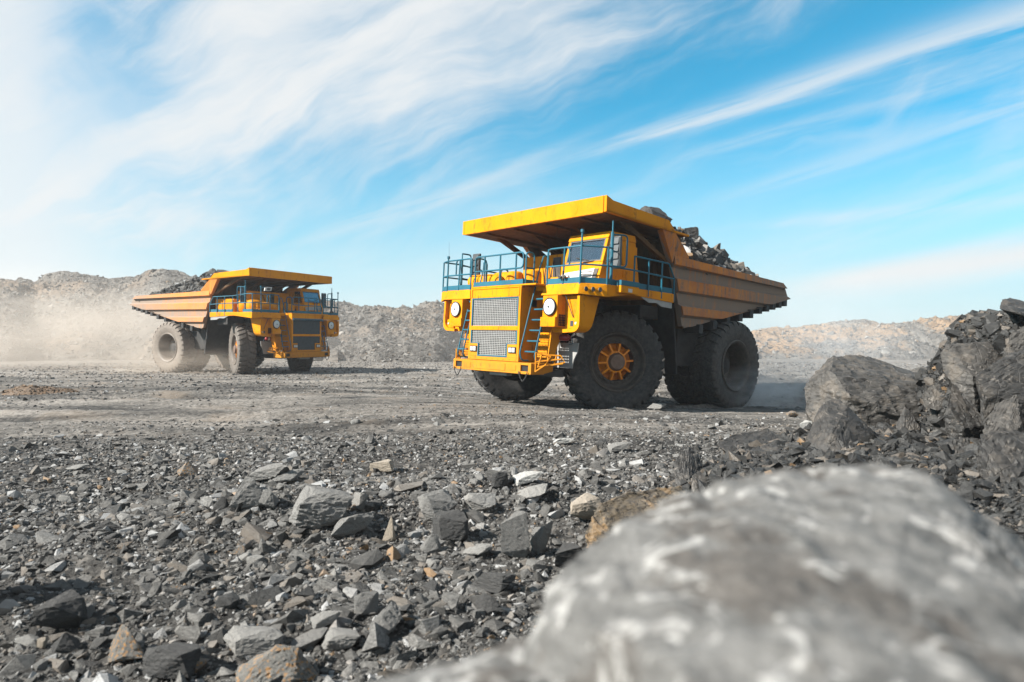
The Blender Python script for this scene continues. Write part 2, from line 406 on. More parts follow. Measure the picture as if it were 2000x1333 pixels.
    for (a, b_, c_, d_) in ((-1.19,1.17,3.25,3.56),(-1.19,-1.10,1.37,3.25),(1.08,1.17,1.37,3.25),(-1.10,1.08,2.275,2.40),(-1.10,1.08,1.37,1.475),(-1.10,-.74,1.475,1.87),(.66,1.08,1.475,1.87)):
        r.box(fx0, fx1, a, b_, c_, d_)
    for (a, b_, c_, d_) in ((-1.14,1.12,3.515,3.545),(-1.14,-1.09,3.285,3.515),(1.07,1.12,3.285,3.515)): r.box(fx1-.001, fx1+.022, a, b_, c_, d_)
    for zz in (1.42, 2.34, 3.27):
        for i in range(9): r.lathe([(.014,0),(.014,.012),(.001,.014)], 'x', (x1, -1.05+i*.26, zz), 6)
    rad = r.build('radiator_housing', Y, root, bevel=.012)
    q = MB(); q.box(2.2, 2.38, 1.172, 1.185, 2.98, 3.18); q.build('side_hatch', M['black_void'], rad)
    q = MB(); q.box(x1-.069, x1-.062, -1.10, 1.08, 2.40, 3.25); q.box(x1-.069, x1-.062, -1.10, 1.08, 1.475, 2.275); q.build('radiator_core', M['black_void'], rad)
    for idx in (0, 1):
        g = MB()
        z0, z1 = ((2.405, 3.245), (1.48, 2.27))[idx]
        def span(z): return (-1.095, 1.075) if (idx == 0 or z > 1.88) else (-.735, .655)
        if not shutters:
            ny = 27
            for i in range(ny+1):
                y = -1.09 + 2.16*i/ny
                lo = z0 if (idx == 0 or -.735 <= y <= .655) else 1.875
                g.box(x1-.045, x1-.033, y-.014, y+.014, lo, z1)
            nz = 16 if idx == 0 else 15
            for i in range(nz+1):
                z = z0 + (z1-z0)*i/nz; a, b_ = span(z); g.box(x1-.033, x1-.021, a, b_, z-.010, z+.010)
            gr = g.build('grille', M['silver_mesh'], rad)
            e = MB()
            if idx == 0:
                for a, b_ in ((-1.1,-1.05),(1.03,1.08)): e.box(x1-.02, x1+.006, a, b_, z0, z1)
                e.box(x1-.02, x1+.006, -1.05, 1.03, z1-.03, z1)
            else:
                for a, b_ in ((-1.1,-1.05),(1.03,1.08)): e.box(x1-.02, x1+.006, a, b_, 1.875, z1)
                for a, b_ in ((-.735,-.69),(.615,.66)): e.box(x1-.02, x1+.006, a, b_, z0, 1.87)
                e.box(x1-.02, x1+.006, -.69, .615, z0, z0+.035); e.box(x1-.02, x1+.004, -1.1, -.69, 1.865, 1.885); e.box(x1-.02, x1+.004, .615, 1.08, 1.865, 1.885)
            e.build('grille_trim', B, rad)
        else:
            ny = 34
            for i in range(ny):
                y0 = -1.095 + 2.17*i/ny; y1 = y0 + 2.17/ny; ym = (y0+y1)/2
                lo = z0 if (idx == 0 or (-.74 <= y0 and y1 <= .66)) else 1.875
                g.prism([(x1-.05,y0),(x1-.012,ym),(x1-.05,y1)], 'z', lo, z1)
            gr = g.build('grille', M['shutter'], rad)
            if idx == 0:
                e = MB(); e.tube([(x1+.02,-1.16,3.25),(x1+.02,1.22,3.25)], .065, 10); e.build('shutter_roll', M['mirror_blue'], rad, smooth=True)
    for y in (-.92, .90):
        h = MB(); h.box(x1-.002, x1+.03, y-.16, y+.16, 1.61, 1.79); o = h.build('fog_lamp', M['black_void'], root, bevel=.01)
        l = MB(); l.box(x1+.02, x1+.042, y-.135, y-.01, 1.635, 1.765); l.box(x1+.02, x1+.042, y+.01, y+.135, 1.635, 1.765); l.build('lens', M['white_panel'], o, bevel=.008)
    bp = MB(); bx = 2.91
    bp.hexa([(2.05,-1.82,1.05),(bx-.06,-1.82,1.04),(bx-.06,1.82,1.04),(2.05,1.82,1.05),(2.05,-1.82,1.37),(bx-.06,-1.82,1.355),(bx-.06,1.82,1.355),(2.05,1.82,1.37)])
    ys = [-1.82, -1.70, -1.38, 1.38, 1.70, 1.82]
    for i in (0, 2, 4): bp.box(bx-.06, bx, ys[i], ys[i+1], 1.04, 1.355)
    for i in (1, 3):
        bp.box(bx-.06, bx, ys[i], ys[i+1], 1.04, 1.115); bp.box(bx-.06, bx, ys[i], ys[i+1], 1.29, 1.355)
    for y in (-1.05, 1.05): bp.box(bx-.001, bx+.012, y-.14, y+.14, 1.12, 1.28)
    bp.box(bx-.001, bx+.012, -.72, .72, 1.10, 1.30)
    bum = bp.build('bumper', Y, root, bevel=.012)
    q = MB(); q.box(bx-.059, bx-.052, -1.70, -1.38, 1.115, 1.29); q.build('tow_socket', M['black_void'], bum)
    q = MB(); q.box(bx-.059, bx-.052, 1.38, 1.70, 1.115, 1.29); q.build('tow_socket', M['black_void'], bum)
    for s in (1, -1):
        y = s*1.54; q = MB()
        pts = [(2.95, y-.17, 1.10)] + [(2.95+.01*math.sin(i), y-.17+.34*i/12, 1.08-.24*math.sin(math.pi*i/12)) for i in range(1, 12)] + [(2.95, y+.17, 1.10)]
        for i in range(12):
            a, b_ = Vector(pts[i]), Vector(pts[i+1]); q.tube([a+(a-b_)*.1, b_+(b_-a)*.1], .014 if i % 2 else .019, 6)
        q.build('tow_chain', D, bum)
    q = MB(); q.box(2.40, 2.62, -.35, .45, .93, 1.02); q.build('tread_plate', M['grey_panel'], bum, bevel=.01)
    q = MB(); q.hexa([(1.75,1.5,.98),(2.5,1.5,1.0),(2.5,1.8,1.0),(1.75,1.95,.98),(1.75,1.5,1.2),(2.5,1.5,1.045),(2.5,1.8,1.045),(1.75,1.95,1.2)]); q.build('bumper_bracket', D, bum)
    # ---------------- things mirrored left and right of the radiator
    for s in (1, -1):
        h = MB(); lx = 2.62
        h.box(2.02, lx, *sorted((s*1.88, s*2.46)), 2.66, 3.26); h.box(2.02, lx+.05, *sorted((s*1.85, s*2.44)), 2.39, 2.66)
        hb = h.build('headlight_box', Y, root, bevel=.014)
        lamp(root, 'headlight', lx+.035, s*2.19, 2.945, .240)
        q = MB(); yv = s*2.462
        for i in range(8): q.box(2.10+i*.06, 2.125+i*.06, *sorted((yv, yv+s*.012)), 2.42, 2.74)
        for i in range(5): q.box(2.09, 2.56, *sorted((yv+s*.012, yv+s*.018)), 2.43+i*.07, 2.45+i*.07)
        q.build('side_vent', M['black_void'], hb)
        # fender cheek with rounded lower corner
        fo = MB(); pts = [(1.95,3.27),(3.12,3.27),(3.14,2.55)] + [(3.14-.24*(1-math.cos(a*math.pi/10)), 2.50-.24*math.sin(a*math.pi/10)) for a in range(1, 6)] + [(1.95,2.24)]
        v = [(2.30, s*y, z) for y, z in pts] + [(1.66+.36*(3.27-z)/1.05, s*(y if y < 3 else y+.02), z) for y, z in pts]; n = len(pts)
        fo.add(v, [tuple(range(n)), tuple(range(n, 2*n))[::-1]] + [(i,(i+1)%n,n+(i+1)%n,n+i) for i in range(n)])
        rim_in = [(2.9-.0, 0)]
        fd = fo.build('fender', Y, root, bevel=.012)
        lip = MB(); lp = [(3.12,3.24),(3.14,2.55)] + [(3.14-.24*(1-math.cos(a*math.pi/10)), 2.50-.24*math.sin(a*math.pi/10)) for a in range(1, 6)] + [(2.5,2.24)]
        for i in range(len(lp)-1):
            (ya, za), (yb, zb) = lp[i], lp[i+1]
            ia, ib = (ya-.09, za+(.09 if za < 2.5 else 0)), (yb-.09 if yb > 2.6 else yb, zb+(.09 if zb < 2.5 else 0))
            lip.hexa([(2.299,s*ya,za),(2.299,s*yb,zb),(2.299,s*ib[0],ib[1]),(2.299,s*ia[0],ia[1]),(2.44,s*ya,za),(2.44,s*yb,zb),(2.44,s*ib[0],ib[1]),(2.44,s*ia[0],ia[1])])
        lip.build('fender_lip', Y, fd)
        q = MB(); q.box(2.301, 2.36, *sorted((s*2.66, s*3.02)), 2.36, 2.64); sl = q.build('signal_panel', Y, root, bevel=.01)
        q = MB(); q.box(2.36, 2.37, *sorted((s*2.73, s*2.85)), 2.42, 2.57); q.build('signal_lamp', M['mirror_grey'], sl, bevel=.006)
        q = MB(); q.lathe([(.04,0),(.035,.02),(.001,.028)], 'x', (2.36, s*2.94, 2.5), 14); q.build('lens', M['lamp_lens'], sl, smooth=True)
        q = MB(); q.tube([(2.42,s*2.55,3.3),(2.33,s*2.80,2.66)], .014); q.build('stay_rod', M['rim_steel'], fd)
        # fire bottle, grey splash plate, hose
        q = MB(); q.lathe([(.001,-.36),(.07,-.34),(.095,-.29),(.095,.26),(.07,.32),(.03,.34),(.03,.40),(.001,.40)], 'y', (1.95, s*1.98, 2.12), 20); fe = q.build('fire_bottle', M['red_paint'], root, smooth=True)
        q = MB(); q.lathe([(.0965,-.22),(.0965,-.10)], 'y', (1.95, s*1.98, 2.12), 20); q.build('paper_band', M['white_panel'], fe, smooth=True)
        q = MB(); q.tube(fillet([(1.95,s*2.38,2.12),(1.98,s*2.46,2.08),(1.95,s*2.46,1.95),(1.93,s*2.3,1.93)], .05), .012); q.build('hose', M['mirror_blue'], fe)
        q = MB(); q.prism([(s*1.38,1.98),(s*2.44,1.98),(s*2.40,1.70),(s*2.28,1.50),(s*2.22,1.25),(s*1.42,1.25)], 'x', 1.66, 1.70); q.build('splash_plate', M['grey_panel'], root, bevel=.006)
        # ladder
        l = MB()
        l.tube(fillet([(2.05,s*1.40,3.75),(2.05,s*1.40,4.46),(2.20,s*1.40,4.48),(2.28,s*1.33,4.1),(2.92,s*1.33,1.62),(2.86,s*1.36,1.42),(2.62,s*1.38,1.42)], .09), .022, 7)
        l.tube(fillet([(2.44,s*1.80,2.95),(2.78,s*1.80,1.55),(2.72,s*1.80,1.42),(2.5,s*1.80,1.44)], .08), .022, 7)
        ld = l.build('ladder', B, root, smooth=True)
        for i in range(6):
            z = 3.21-i*.305; x = 2.36+i*.074; q = MB(); q.box(x-.09, x+.05, *sorted((s*1.36, s*1.80)), z-.03, z+.012); q.build('step', B, ld, bevel=.006)
        q = MB(); q.hexa([(2.30,s*1.36,1.45),(2.36,s*1.36,1.45),(2.36,s*1.41,1.45),(2.30,s*1.41,1.45),(2.02,s*1.36,3.2),(2.08,s*1.36,3.2),(2.08,s*1.41,3.2),(2.02,s*1.41,3.2)]); q.build('stringer', D, ld)
        # punched step plate behind the ladder
        q = MB(); xs_ = lambda z: 2.42 - (z-1.45)*.14
        for i in range(11):
            z = 1.45+i*.075; q.box(xs_(z)-.02, xs_(z), *sorted((s*1.50, s*1.99)), z, z+.035)
        for i in range(9): q.hexa([(xs_(1.45)-.018,s*(1.5+i*.06),1.45),(xs_(1.45)-.002,s*(1.5+i*.06),1.45),(xs_(1.45)-.002,s*(1.5+i*.06)+.028,1.45),(xs_(1.45)-.018,s*(1.5+i*.06)+.028,1.45),(xs_(2.24)-.018,s*(1.5+i*.06),2.24),(xs_(2.24)-.002,s*(1.5+i*.06),2.24),(xs_(2.24)-.002,s*(1.5+i*.06)+.028,2.24),(xs_(2.24)-.018,s*(1.5+i*.06)+.028,2.24)])
        q.hexa([(2.25,s*1.97,1.45),(2.46,s*1.97,1.40),(2.46,s*2.0,1.40),(2.25,s*2.0,1.45),(1.9,s*1.97,2.3),(2.34,s*1.97,2.3),(2.34,s*2.0,2.3),(1.9,s*2.0,2.3)])
        q.build('punched_plate', Y, root)
        # folded step cage
        q = MB(); fr = [[(2.78,s*1.86,1.12),(2.78,s*1.86,1.66),(2.50,s*2.16,1.56),(2.62,s*2.12,1.34),(2.78,s*1.86,1.12)], [(2.62,s*1.96,1.60),(2.25,s*2.30,1.60),(2.18,s*2.42,1.42),(2.55,s*2.05,1.30)],
              [(2.78,s*1.86,1.40),(2.30,s*2.36,1.50)], [(2.74,s*1.92,1.26),(2.24,s*2.40,1.38)], [(2.66,s*1.98,1.62),(2.74,s*1.92,1.24)], [(2.50,s*2.1,1.56),(2.56,s*2.06,1.3)], [(2.35,s*2.24,1.58),(2.40,s*2.2,1.33)]]
        for p in fr: q.tube(p, .024, 6)
        q.build('step_cage', Y, root, smooth=True)
        # deck: floor slab, fascias
        dk = MB(); CX, CD = (1.78, 3.49) if s > 0 else (2.26, 3.56)
        out = [(2.40,1.30),(2.40,3.06),(CX,CD-.03),(-1.2,3.47),(-1.2,1.27),(1.0,1.27)]
        dk.prism([(x, s*y) for x, y in out], 'z', 3.44, 3.60)
        deck = dk.build('deck', Y, root, bevel=.012)
        fa = MB()
        def strip(p0, p1, ztop, zb0, zb1, o0=(0,0), o1=(0,0), th=.04):
            (xa, ya), (xb, yb) = p0, p1
            A = [(xa+o0[0],s*(ya+o0[1]),zb0),(xb+o1[0],s*(yb+o1[1]),zb1),(xb-th*.7,s*(yb-th*.7),zb1),(xa-th*.7,s*(ya-th*.7),zb0)]
            T = [(xa,s*ya,ztop),(xb,s*yb,ztop),(xb-th*.7,s*(yb-th*.7),ztop),(xa-th*.7,s*(ya-th*.7),ztop)]
            fa.hexa(A + T)
        strip((2.42,1.78),(2.42,3.08),3.585,3.29,3.29,(.07,-.13),(.07,.02))
        strip((2.421,3.082),(CX,CD),3.585,3.29,3.25,(.07,.02),(0,.02))
        strip((CX,CD+.001),(.75,3.50),3.585,3.25,3.40,(0,.02),(0,.0))
        strip((.75,3.50),(-1.22,3.50),3.585,3.40,3.32,(0,0),(0,0))
        fa.hexa([(2.0,s*1.64,3.29),(2.49,s*1.64,3.29),(2.45,s*1.67,3.29),(2.0,s*1.67,3.29),(2.0,s*1.76,3.585),(2.42,s*1.76,3.585),(2.40,s*1.79,3.585),(2.0,s*1.79,3.585)])
        fa.build('fascia', Y, deck, bevel=.008)
        def kick(p0, p1):
            (xa, ya), (xb, yb) = p0, p1
            kp = MB(); kp.hexa([(xa,s*ya,3.60),(xb,s*yb,3.60),(xb-.02,s*(yb-.02),3.60),(xa-.02,s*(ya-.02),3.60),(xa,s*ya,3.755),(xb,s*yb,3.755),(xb-.02,s*(yb-.02),3.755),(xa-.02,s*(ya-.02),3.755)]); kp.build('kick_plate', B, deck)
        kick((2.40,1.76),(2.40,3.06)); kick((2.401,3.061),(CX,CD-.04)); kick((CX,CD-.039),(1.42,3.46)); kick((.64,3.46),(-1.2,3.46))
        if s > 0:
            q = MB(); q.box(.64, 1.42, 3.40, 3.68, 3.40, 3.60); sb = q.build('step_box', Y, root, bevel=.015)
            q = MB(); q.box(.64, 1.42, 3.40, 3.685, 3.604, 3.74); q.build('kick_plate', B, sb)
            q = MB(); q.box(.95, 1.12, 3.681, 3.69, 3.43, 3.53); q.build('lens', M['white_panel'], sb)
            for i in range(3): q = MB(); q.lathe([(.068,0),(.066,.012),(.05,.014),(.001,.010)], 'y', (2.32-.17*i, 3.225+.10*i, 3.43), 18); q.build('air_port', M['mirror_grey'], deck)
        q = MB(); q.prism([(-1.18,3.33),(-1.18,3.15),(-.7,3.17),(-.45,3.26),(-.1,3.24),(.25,3.36),(.25,3.40)], 'y', s*3.44, s*3.475); q.build('rubber_flap', M['grey_panel'], deck)
        # railings of this deck
        zt, zm = 4.60, 4.10; y0, y1 = 1.76, 3.08
        segs = [([(2.38,s*1.72,zm),(2.38,s*y1,zm),(CX-.02,s*(CD-.03),zm)], .12), ([(2.38,s*1.76,zm),(2.38,s*1.76,zt),(2.38,s*2.62,zt),(2.38,s*2.62,zm)], .14), ([(2.38,s*2.40,zt),(2.38,s*y1,zt),(CX-.02,s*(CD-.03),zt),(1.56,s*3.46,zt)], .12),
                ([(2.40,s*1.78,3.52),(2.38,s*1.78,zt)], 0), ([(2.40,s*2.42,3.52),(2.38,s*2.42,zt)], 0), ([(CX-.02,s*(CD-.03),3.45),(CX-.02,s*(CD-.03),zt)], 0),
                ([(CX-.02,s*(CD-.03),zm),(1.0,s*3.46,zm),(.62,s*3.46,zm)], 0), ([(.62,s*3.46,3.5),(.62,s*3.46,4.50)], 0), ([(.62,s*3.46,zm),(-1.22,s*3.48,4.04)], 0),
                ([(.62,s*3.46,4.50),(-.95,s*3.48,4.47),(-1.24,s*3.48,4.05),(-1.24,s*3.48,3.35)], .06), ([(0,s*3.49,3.4),(0,s*3.48,4.48)], 0), ([(-.62,s*3.49,3.4),(-.62,s*3.48,4.47)], 0)]
        if s < 0: segs += [([(1.6,s*3.46,zt),(.62,s*3.46,4.50)], 0), ([(1.05,s*3.47,3.45),(1.05,s*3.46,4.55)], 0)]
        rail_set(root, segs)
        # tall post with mirror
        q = MB(); hp = 0 if (s > 0 or shutters) else -.28; q.tube([(1.56,s*3.42,3.40),(1.56,s*3.42,5.05+hp),(1.56,s*3.42,5.06+hp),(1.56,s*3.42,5.36+hp*1.3)], [.045,.045,.022,.02], 8)
        q.tube(fillet([(1.56,s*3.42,4.98),(1.30,s*3.50,5.0),(1.08,s*3.55,5.0),(1.08,s*3.55,4.12),(1.56,s*3.42,4.12)], .14), .026, 7)
        q.tube([(1.56,s*3.42,4.55),(1.2,s*3.3,4.55)], .02, 6)
        mp = q.build('mirror_post', B, root, smooth=True)
        q = MB(); q.box(1.06, 1.16, *sorted((s*2.98, s*3.36)), 4.10, 5.02); mr = q.build('mirror', M['mirror_grey' if not shutters else 'mirror_blue'], root, bevel=.03)
        q = MB()
        for i in range(4): q.prism([(1.16,4.16+i*.21),(1.20,4.17+i*.21),(1.17,4.34+i*.21),(1.16,4.34+i*.21)], 'y', s*3.02, s*3.32)
        q.build('mirror_rib', M['mirror_grey'], mr)
        q = MB(); q.tube([(2.40,s*3.06,3.50),(2.39,s*3.07,5.0+hp)], [.032,.026], 8); q.lathe([(.05,0),(.05,.08),(.001,.09)], 'z', (2.39, s*3.07, 4.96+hp), 8)
        fp = q.build('marker_post', B, root, smooth=True)
        if s < 0 and shutters:
            q = MB(); q.tube(fillet([(2.39,s*3.06,4.9),(2.39,s*2.9,4.98),(2.39,s*2.75,4.98)], .04), .02, 6); q.build('mirror_arm', B, fp)
            q = MB(); q.hexa([(2.38,s*2.80,4.78),(2.30,s*2.80,4.78),(2.30,s*2.32,4.80),(2.38,s*2.32,4.80),(2.40,s*2.76,5.0),(2.32,s*2.76,5.0),(2.32,s*2.26,5.02),(2.40,s*2.26,5.02)]); mm = q.build('blind_spot_mirror', M['white_panel'], root, bevel=.02)
            q = MB(); q.hexa([(2.386,s*2.66,4.83),(2.382,s*2.66,4.83),(2.382,s*2.42,4.83),(2.386,s*2.42,4.83),(2.408,s*2.63,4.96),(2.40,s*2.63,4.96),(2.40,s*2.38,4.96),(2.408,s*2.38,4.96)]); q.build('mirror_face', M['mirror_grey'], mm)
    # ---------------- centre deck over the radiator
    q = MB(); q.box(1.0, 2.80, -1.20, 1.75, 3.565, 3.61); cd = q.build('centre_deck', Y, root, bevel=.01)
    q = MB(); q.box(2.775, 2.80, -1.10, 1.20, 3.612, 3.75); q.box(2.2, 2.775, 1.18, 1.20, 3.612, 3.75); q.box(2.2, 2.775, -1.10, -1.08, 3.612, 3.75); q.build('kick_plate', B, cd)
    rail_set(root, [([(2.77,-1.08,4.08),(2.77,-1.08,4.53),(2.77,1.16,4.53),(2.77,1.16,4.08),(2.77,-1.08,4.08)], .13), ([(2.77,-.62,3.6),(2.77,-.62,4.53)], 0), ([(2.77,.12,3.6),(2.77,.12,4.53)], 0), ([(2.77,.84,3.6),(2.77,.84,4.53)], 0),
              ([(2.72,1.22,3.6),(2.72,1.22,4.53),(2.40,1.22,4.53),(2.40,1.22,3.6)], .12), ([(2.72,1.22,4.08),(2.40,1.22,4.08)], 0), ([(2.72,-1.12,3.6),(2.72,-1.12,4.52),(2.30,-1.12,4.52),(2.30,-1.12,3.6)], .14), ([(2.0,-.75,3.6),(2.0,-.75,4.25),(1.7,-.75,4.25),(1.7,-.75,3.6)], .16)])
    # air tanks, drums, cabinets on the decks
    for y in (-.35, .48):
        q = MB(); q.lathe([(.001,.56),(.17,.55),(.24,.50),(.26,.42),(.26,.0)], 'z', (1.75, y, 3.61), 20); q.build('oil_drum', Y, root, smooth=True)
    q = MB(); q.box(1.35, 1.65, -.9, .2, 3.61, 4.12); q.build('service_box', Y, root, bevel=.02)
    q = MB(); q.tube([(1.75,.0,3.65),(1.78,.1,3.9),(1.75,.18,3.62)], .03); q.tube([(1.95,.3,3.62),(1.9,.36,3.95),(1.9,.5,4.0)], .02); q.build('hose', D, root)
    for x in (.08, .78):
        q = MB(); q.lathe([(.001,-2.52),(.22,-2.50),(.33,-2.42),(.36,-2.30),(.36,-1.5),(.30,-1.4),(.001,-1.38)], 'y', (x, 0, 3.99), 26); q.build('air_cleaner', Y, root, smooth=True)
    q = MB(); q.tube(fillet([(1.55,-2.75,3.95),(1.55,-1.75,3.95),(1.55,-1.35,3.9),(1.55,-1.3,3.62)], .3, 6), .24, 18); q.build('intake_pipe', Y, root, smooth=True)
    q = MB(); q.box(1.3, 2.2, -2.95, -1.9, 3.604, 3.78); q.build('tool_locker', Y, root, bevel=.02)
    q = MB(); q.box(-1.98, -.42, -2.5, -1.3, 3.604, 4.40); q.box(-1.95, -1.35, -2.53, -2.5, 3.66, 4.34); q.box(-1.28, -.46, -2.53, -2.5, 3.66, 4.34); q.build('hydraulic_tank', Y, root, bevel=.015)
    q = MB(); q.box(-.9, .1, -1.85, 1.22, 3.604, 4.90); rc = q.build('resistor_cabinet', Y, root, bevel=.02)
    q = MB()
    for yc in (.35, .78):
        for zc in (3.82, 4.08, 4.34, 4.62): q.lathe([(.115,0),(.115,.03),(.06,.035),(.001,.03)], 'x', (.1, yc, zc), 18)
    q.build('vent_cap', Y, rc, smooth=True)
    q = MB(); q.box(.101, .13, -.35, .0, 3.75, 4.8); q.build('cabinet_door', M['rim_steel'], rc, bevel=.01)
    q = MB()
    for i in range(3): q.tube(fillet([(.13,-.9+i*.3,4.7),(.3,-.85+i*.3,4.3),(.25,-.8+i*.28,3.7)], .2), .022, 6)
    q.build('cable', D, rc)
    # ---------------- cab
    y0, y1 = 1.27, 2.84
    def xf(z): return 1.44 - (z-3.72)*.285
    def xr(z): return -.43 + (z-3.66)*.2
    cb = MB()
    def slab(za, zb, xa0, xa1, xb0, xb1, ya, yb): cb.hexa([(xa0,ya,za),(xa1,ya,za),(xa1,yb,za),(xa0,yb,za),(xb0,ya,zb),(xb1,ya,zb),(xb1,yb,zb),(xb0,yb,zb)])
    slab(3.604, 4.32, xr(3.6), xf(3.6), xr(4.32), xf(4.32), y0, y1)
    slab(4.32, 5.03, xr(4.32), .40, xr(5.03), .46, y0, y1)
    slab(5.03, 5.23, xr(5.03)-.02, xf(5.03)+.02, xr(5.2)+.02, xf(5.2)-.02, y0-.015, y1+.015)
    for ya, yb in ((y0, y0+.10), (y1-.10, y1)):
        slab(4.32, 5.03, xf(4.32)-.14, xf(4.32), xf(5.03)-.14, xf(5.03), ya, yb)
    slab(4.32, 4.36, xf(4.32)-.1, xf(4.32), xf(4.36)-.1, xf(4.36), y0+.1, y1-.1)
    cab = cb.build('cab', Y, root, bevel=.022)
    g = MB(); g.hexa([(xf(4.36)-.04,y0+.1,4.36),(xf(4.36)-.03,y0+.1,4.36),(xf(4.36)-.03,y1-.1,4.36),(xf(4.36)-.04,y1-.1,4.36),(xf(5.03)-.04,y0+.1,5.03),(xf(5.03)-.03,y0+.1,5.03),(xf(5.03)-.03,y1-.1,5.03),(xf(5.03)-.04,y1-.1,5.03)])
    ws = g.build('windscreen', M['cab_glass'], cab)
    fr = MB()
    for za, zb, ya, yb in ((4.36,4.40,y0+.1,y1-.1),(4.99,5.03,y0+.1,y1-.1),(4.40,4.99,y0+.1,y0+.135),(4.40,4.99,y1-.135,y1-.1)):
        fr.hexa([(xf(za)-.028,ya,za),(xf(za)-.006,ya,za),(xf(za)-.006,yb,za),(xf(za)-.028,yb,za),(xf(zb)-.028,ya,zb),(xf(zb)-.006,ya,zb),(xf(zb)-.006,yb,zb),(xf(zb)-.028,yb,zb)])
    fr.build('window_seal', M['mirror_grey'], cab)
    q = MB(); q.tube([(xf(4.38)+.01,2.3,4.38),(xf(4.55)+.015,1.75,4.5)], .014); q.tube([(xf(4.38)+.01,2.5,4.36),(xf(4.38)+.05,2.1,4.34)], .02); q.build('wiper', D, cab)
    for ya in (y0+.03, y1-.04):
        q = MB(); q.hexa([(.40,ya,4.32),(xf(4.32)-.14,ya,4.32),(xf(4.32)-.14,ya+.01,4.32),(.40,ya+.01,4.32),(.46,ya,5.03),(xf(5.03)-.14,ya,5.03),(xf(5.03)-.14,ya+.01,5.03),(.46,ya+.01,5.03)]); q.build('side_window', M['cab_glass'], cab)
    q = MB(); q.box(.30, 1.0, y1+.001, y1+.014, 3.68, 4.31); q.box(.36, .40, y1+.014, y1+.03, 3.95, 4.2); q.box(-.22, .28, y1+.001, y1+.012, 3.70, 4.9); q.build('door', Y, cab, bevel=.006)
    q = MB(); q.box(.30, .306, y0+.1, y1-.1, 3.7, 3.72); q.box(.25, .75, 1.75, 2.3, 4.30, 4.42); q.box(.42, .52, 1.78, 2.27, 4.4, 4.85); q.build('seat', M['seat_cloth'], cab, bevel=.03)
    q = MB(); q.lathe([(.19,0),(.21,.015),(.19,.03),(.17,.015)], 'z', (.98, 2.02, 4.45), 20, closed=True); q.tube([(.98,2.02,4.3),(.98,2.02,4.46)], .03); q.build('steering_wheel', D, cab)
    pf = MB(); zq = lambda z: xf(z)+.004
    pf.hexa([(zq(3.78),1.32,3.78),(zq(3.78)+.02,1.32,3.78),(zq(3.78)+.02,2.58,3.78),(zq(3.78),2.58,3.78),(zq(4.10),1.32,4.05),(zq(4.10)+.02,1.32,4.05),(zq(4.10)+.02,2.62,4.14),(zq(4.10),2.62,4.14)])
    pn = pf.build('front_panel', M['white_panel'] if not shutters else M['grey_panel'], root, bevel=.01)
    q = MB()
    for i in range(4):
        z = 3.82+i*.07; q.box(zq(z)+.01, zq(z)+.035, 2.15, 2.55, z, z+.018)
    q.hexa([(zq(3.8)-.002,2.59,3.8),(zq(3.8)+.02,2.59,3.8),(zq(3.8)+.02,2.72,3.8),(zq(3.8)-.002,2.72,3.8),(zq(4.12)-.002,2.63,4.12),(zq(4.12)+.02,2.63,4.12),(zq(4.12)+.02,2.76,4.12),(zq(4.12)-.002,2.76,4.12)])
    q.build('louvre', M['rim_steel'], pn)
    q = MB(); q.box(1.45, 2.0, 1.4, 2.05, 3.604, 3.86); q.build('step_locker', Y, root, bevel=.02)
    q = MB()
    for yy in (2.36, 2.52): q.lathe([(.05,0),(.055,.05),(.03,.06),(.001,.05)], 'x', (2.44, yy, 3.78), 14)
    q.tube([(2.44,2.44,3.7),(2.44,2.44,3.95)], .018); q.build('air_horn', M['rim_steel'], root, smooth=True)
    q = MB(); q.tube([(1.0,1.32,5.2),(.98,1.28,5.45)], .012); q.tube([(.2,2.0,5.2),(.2,2.0,5.3)], .02); q.tube([(1.2,.9,5.65),(1.22,.88,5.2)], .006); q.build('antenna', D, cab)
    q = MB(); q.tube([(2.2,-3.3,3.6),(2.2,-3.3,4.6),(2.15,-3.42,5.3)], [.008,.005,.003], 5); q.build('whip_antenna', D, root)
    return root

def pose(R3, t):
    m = Matrix(R3).to_4x4(); m.translation = Vector((t[0], t[1], t[2] + CAM_Z)); return m
NEAR = pose(((-.75365,.65581,.0439),(-.65593,-.7547,.01358),(.04204,-.01856,.99894)), (1.47183,22.38303,-2.06264))
FAR = pose(((.88398,.46739,.0108),(-.4673,.88404,-.00973),(-.01409,.00355,.99989)), (-14.56876,41.80732,-1.95641))
GT = 'laden yellow haul trucks'
truck_near = haul_truck('larger yellow dump truck with silver mesh grille in front of the dark boulders', NEAR, R_(-27), False, 'body_paint', (0.0, .10), GT)
truck_far = haul_truck('smaller distant yellow dump truck with dark shuttered grille trailing pale dust', FAR, R_(-29), True, 'body_paint_clean', (.38, .72), GT)
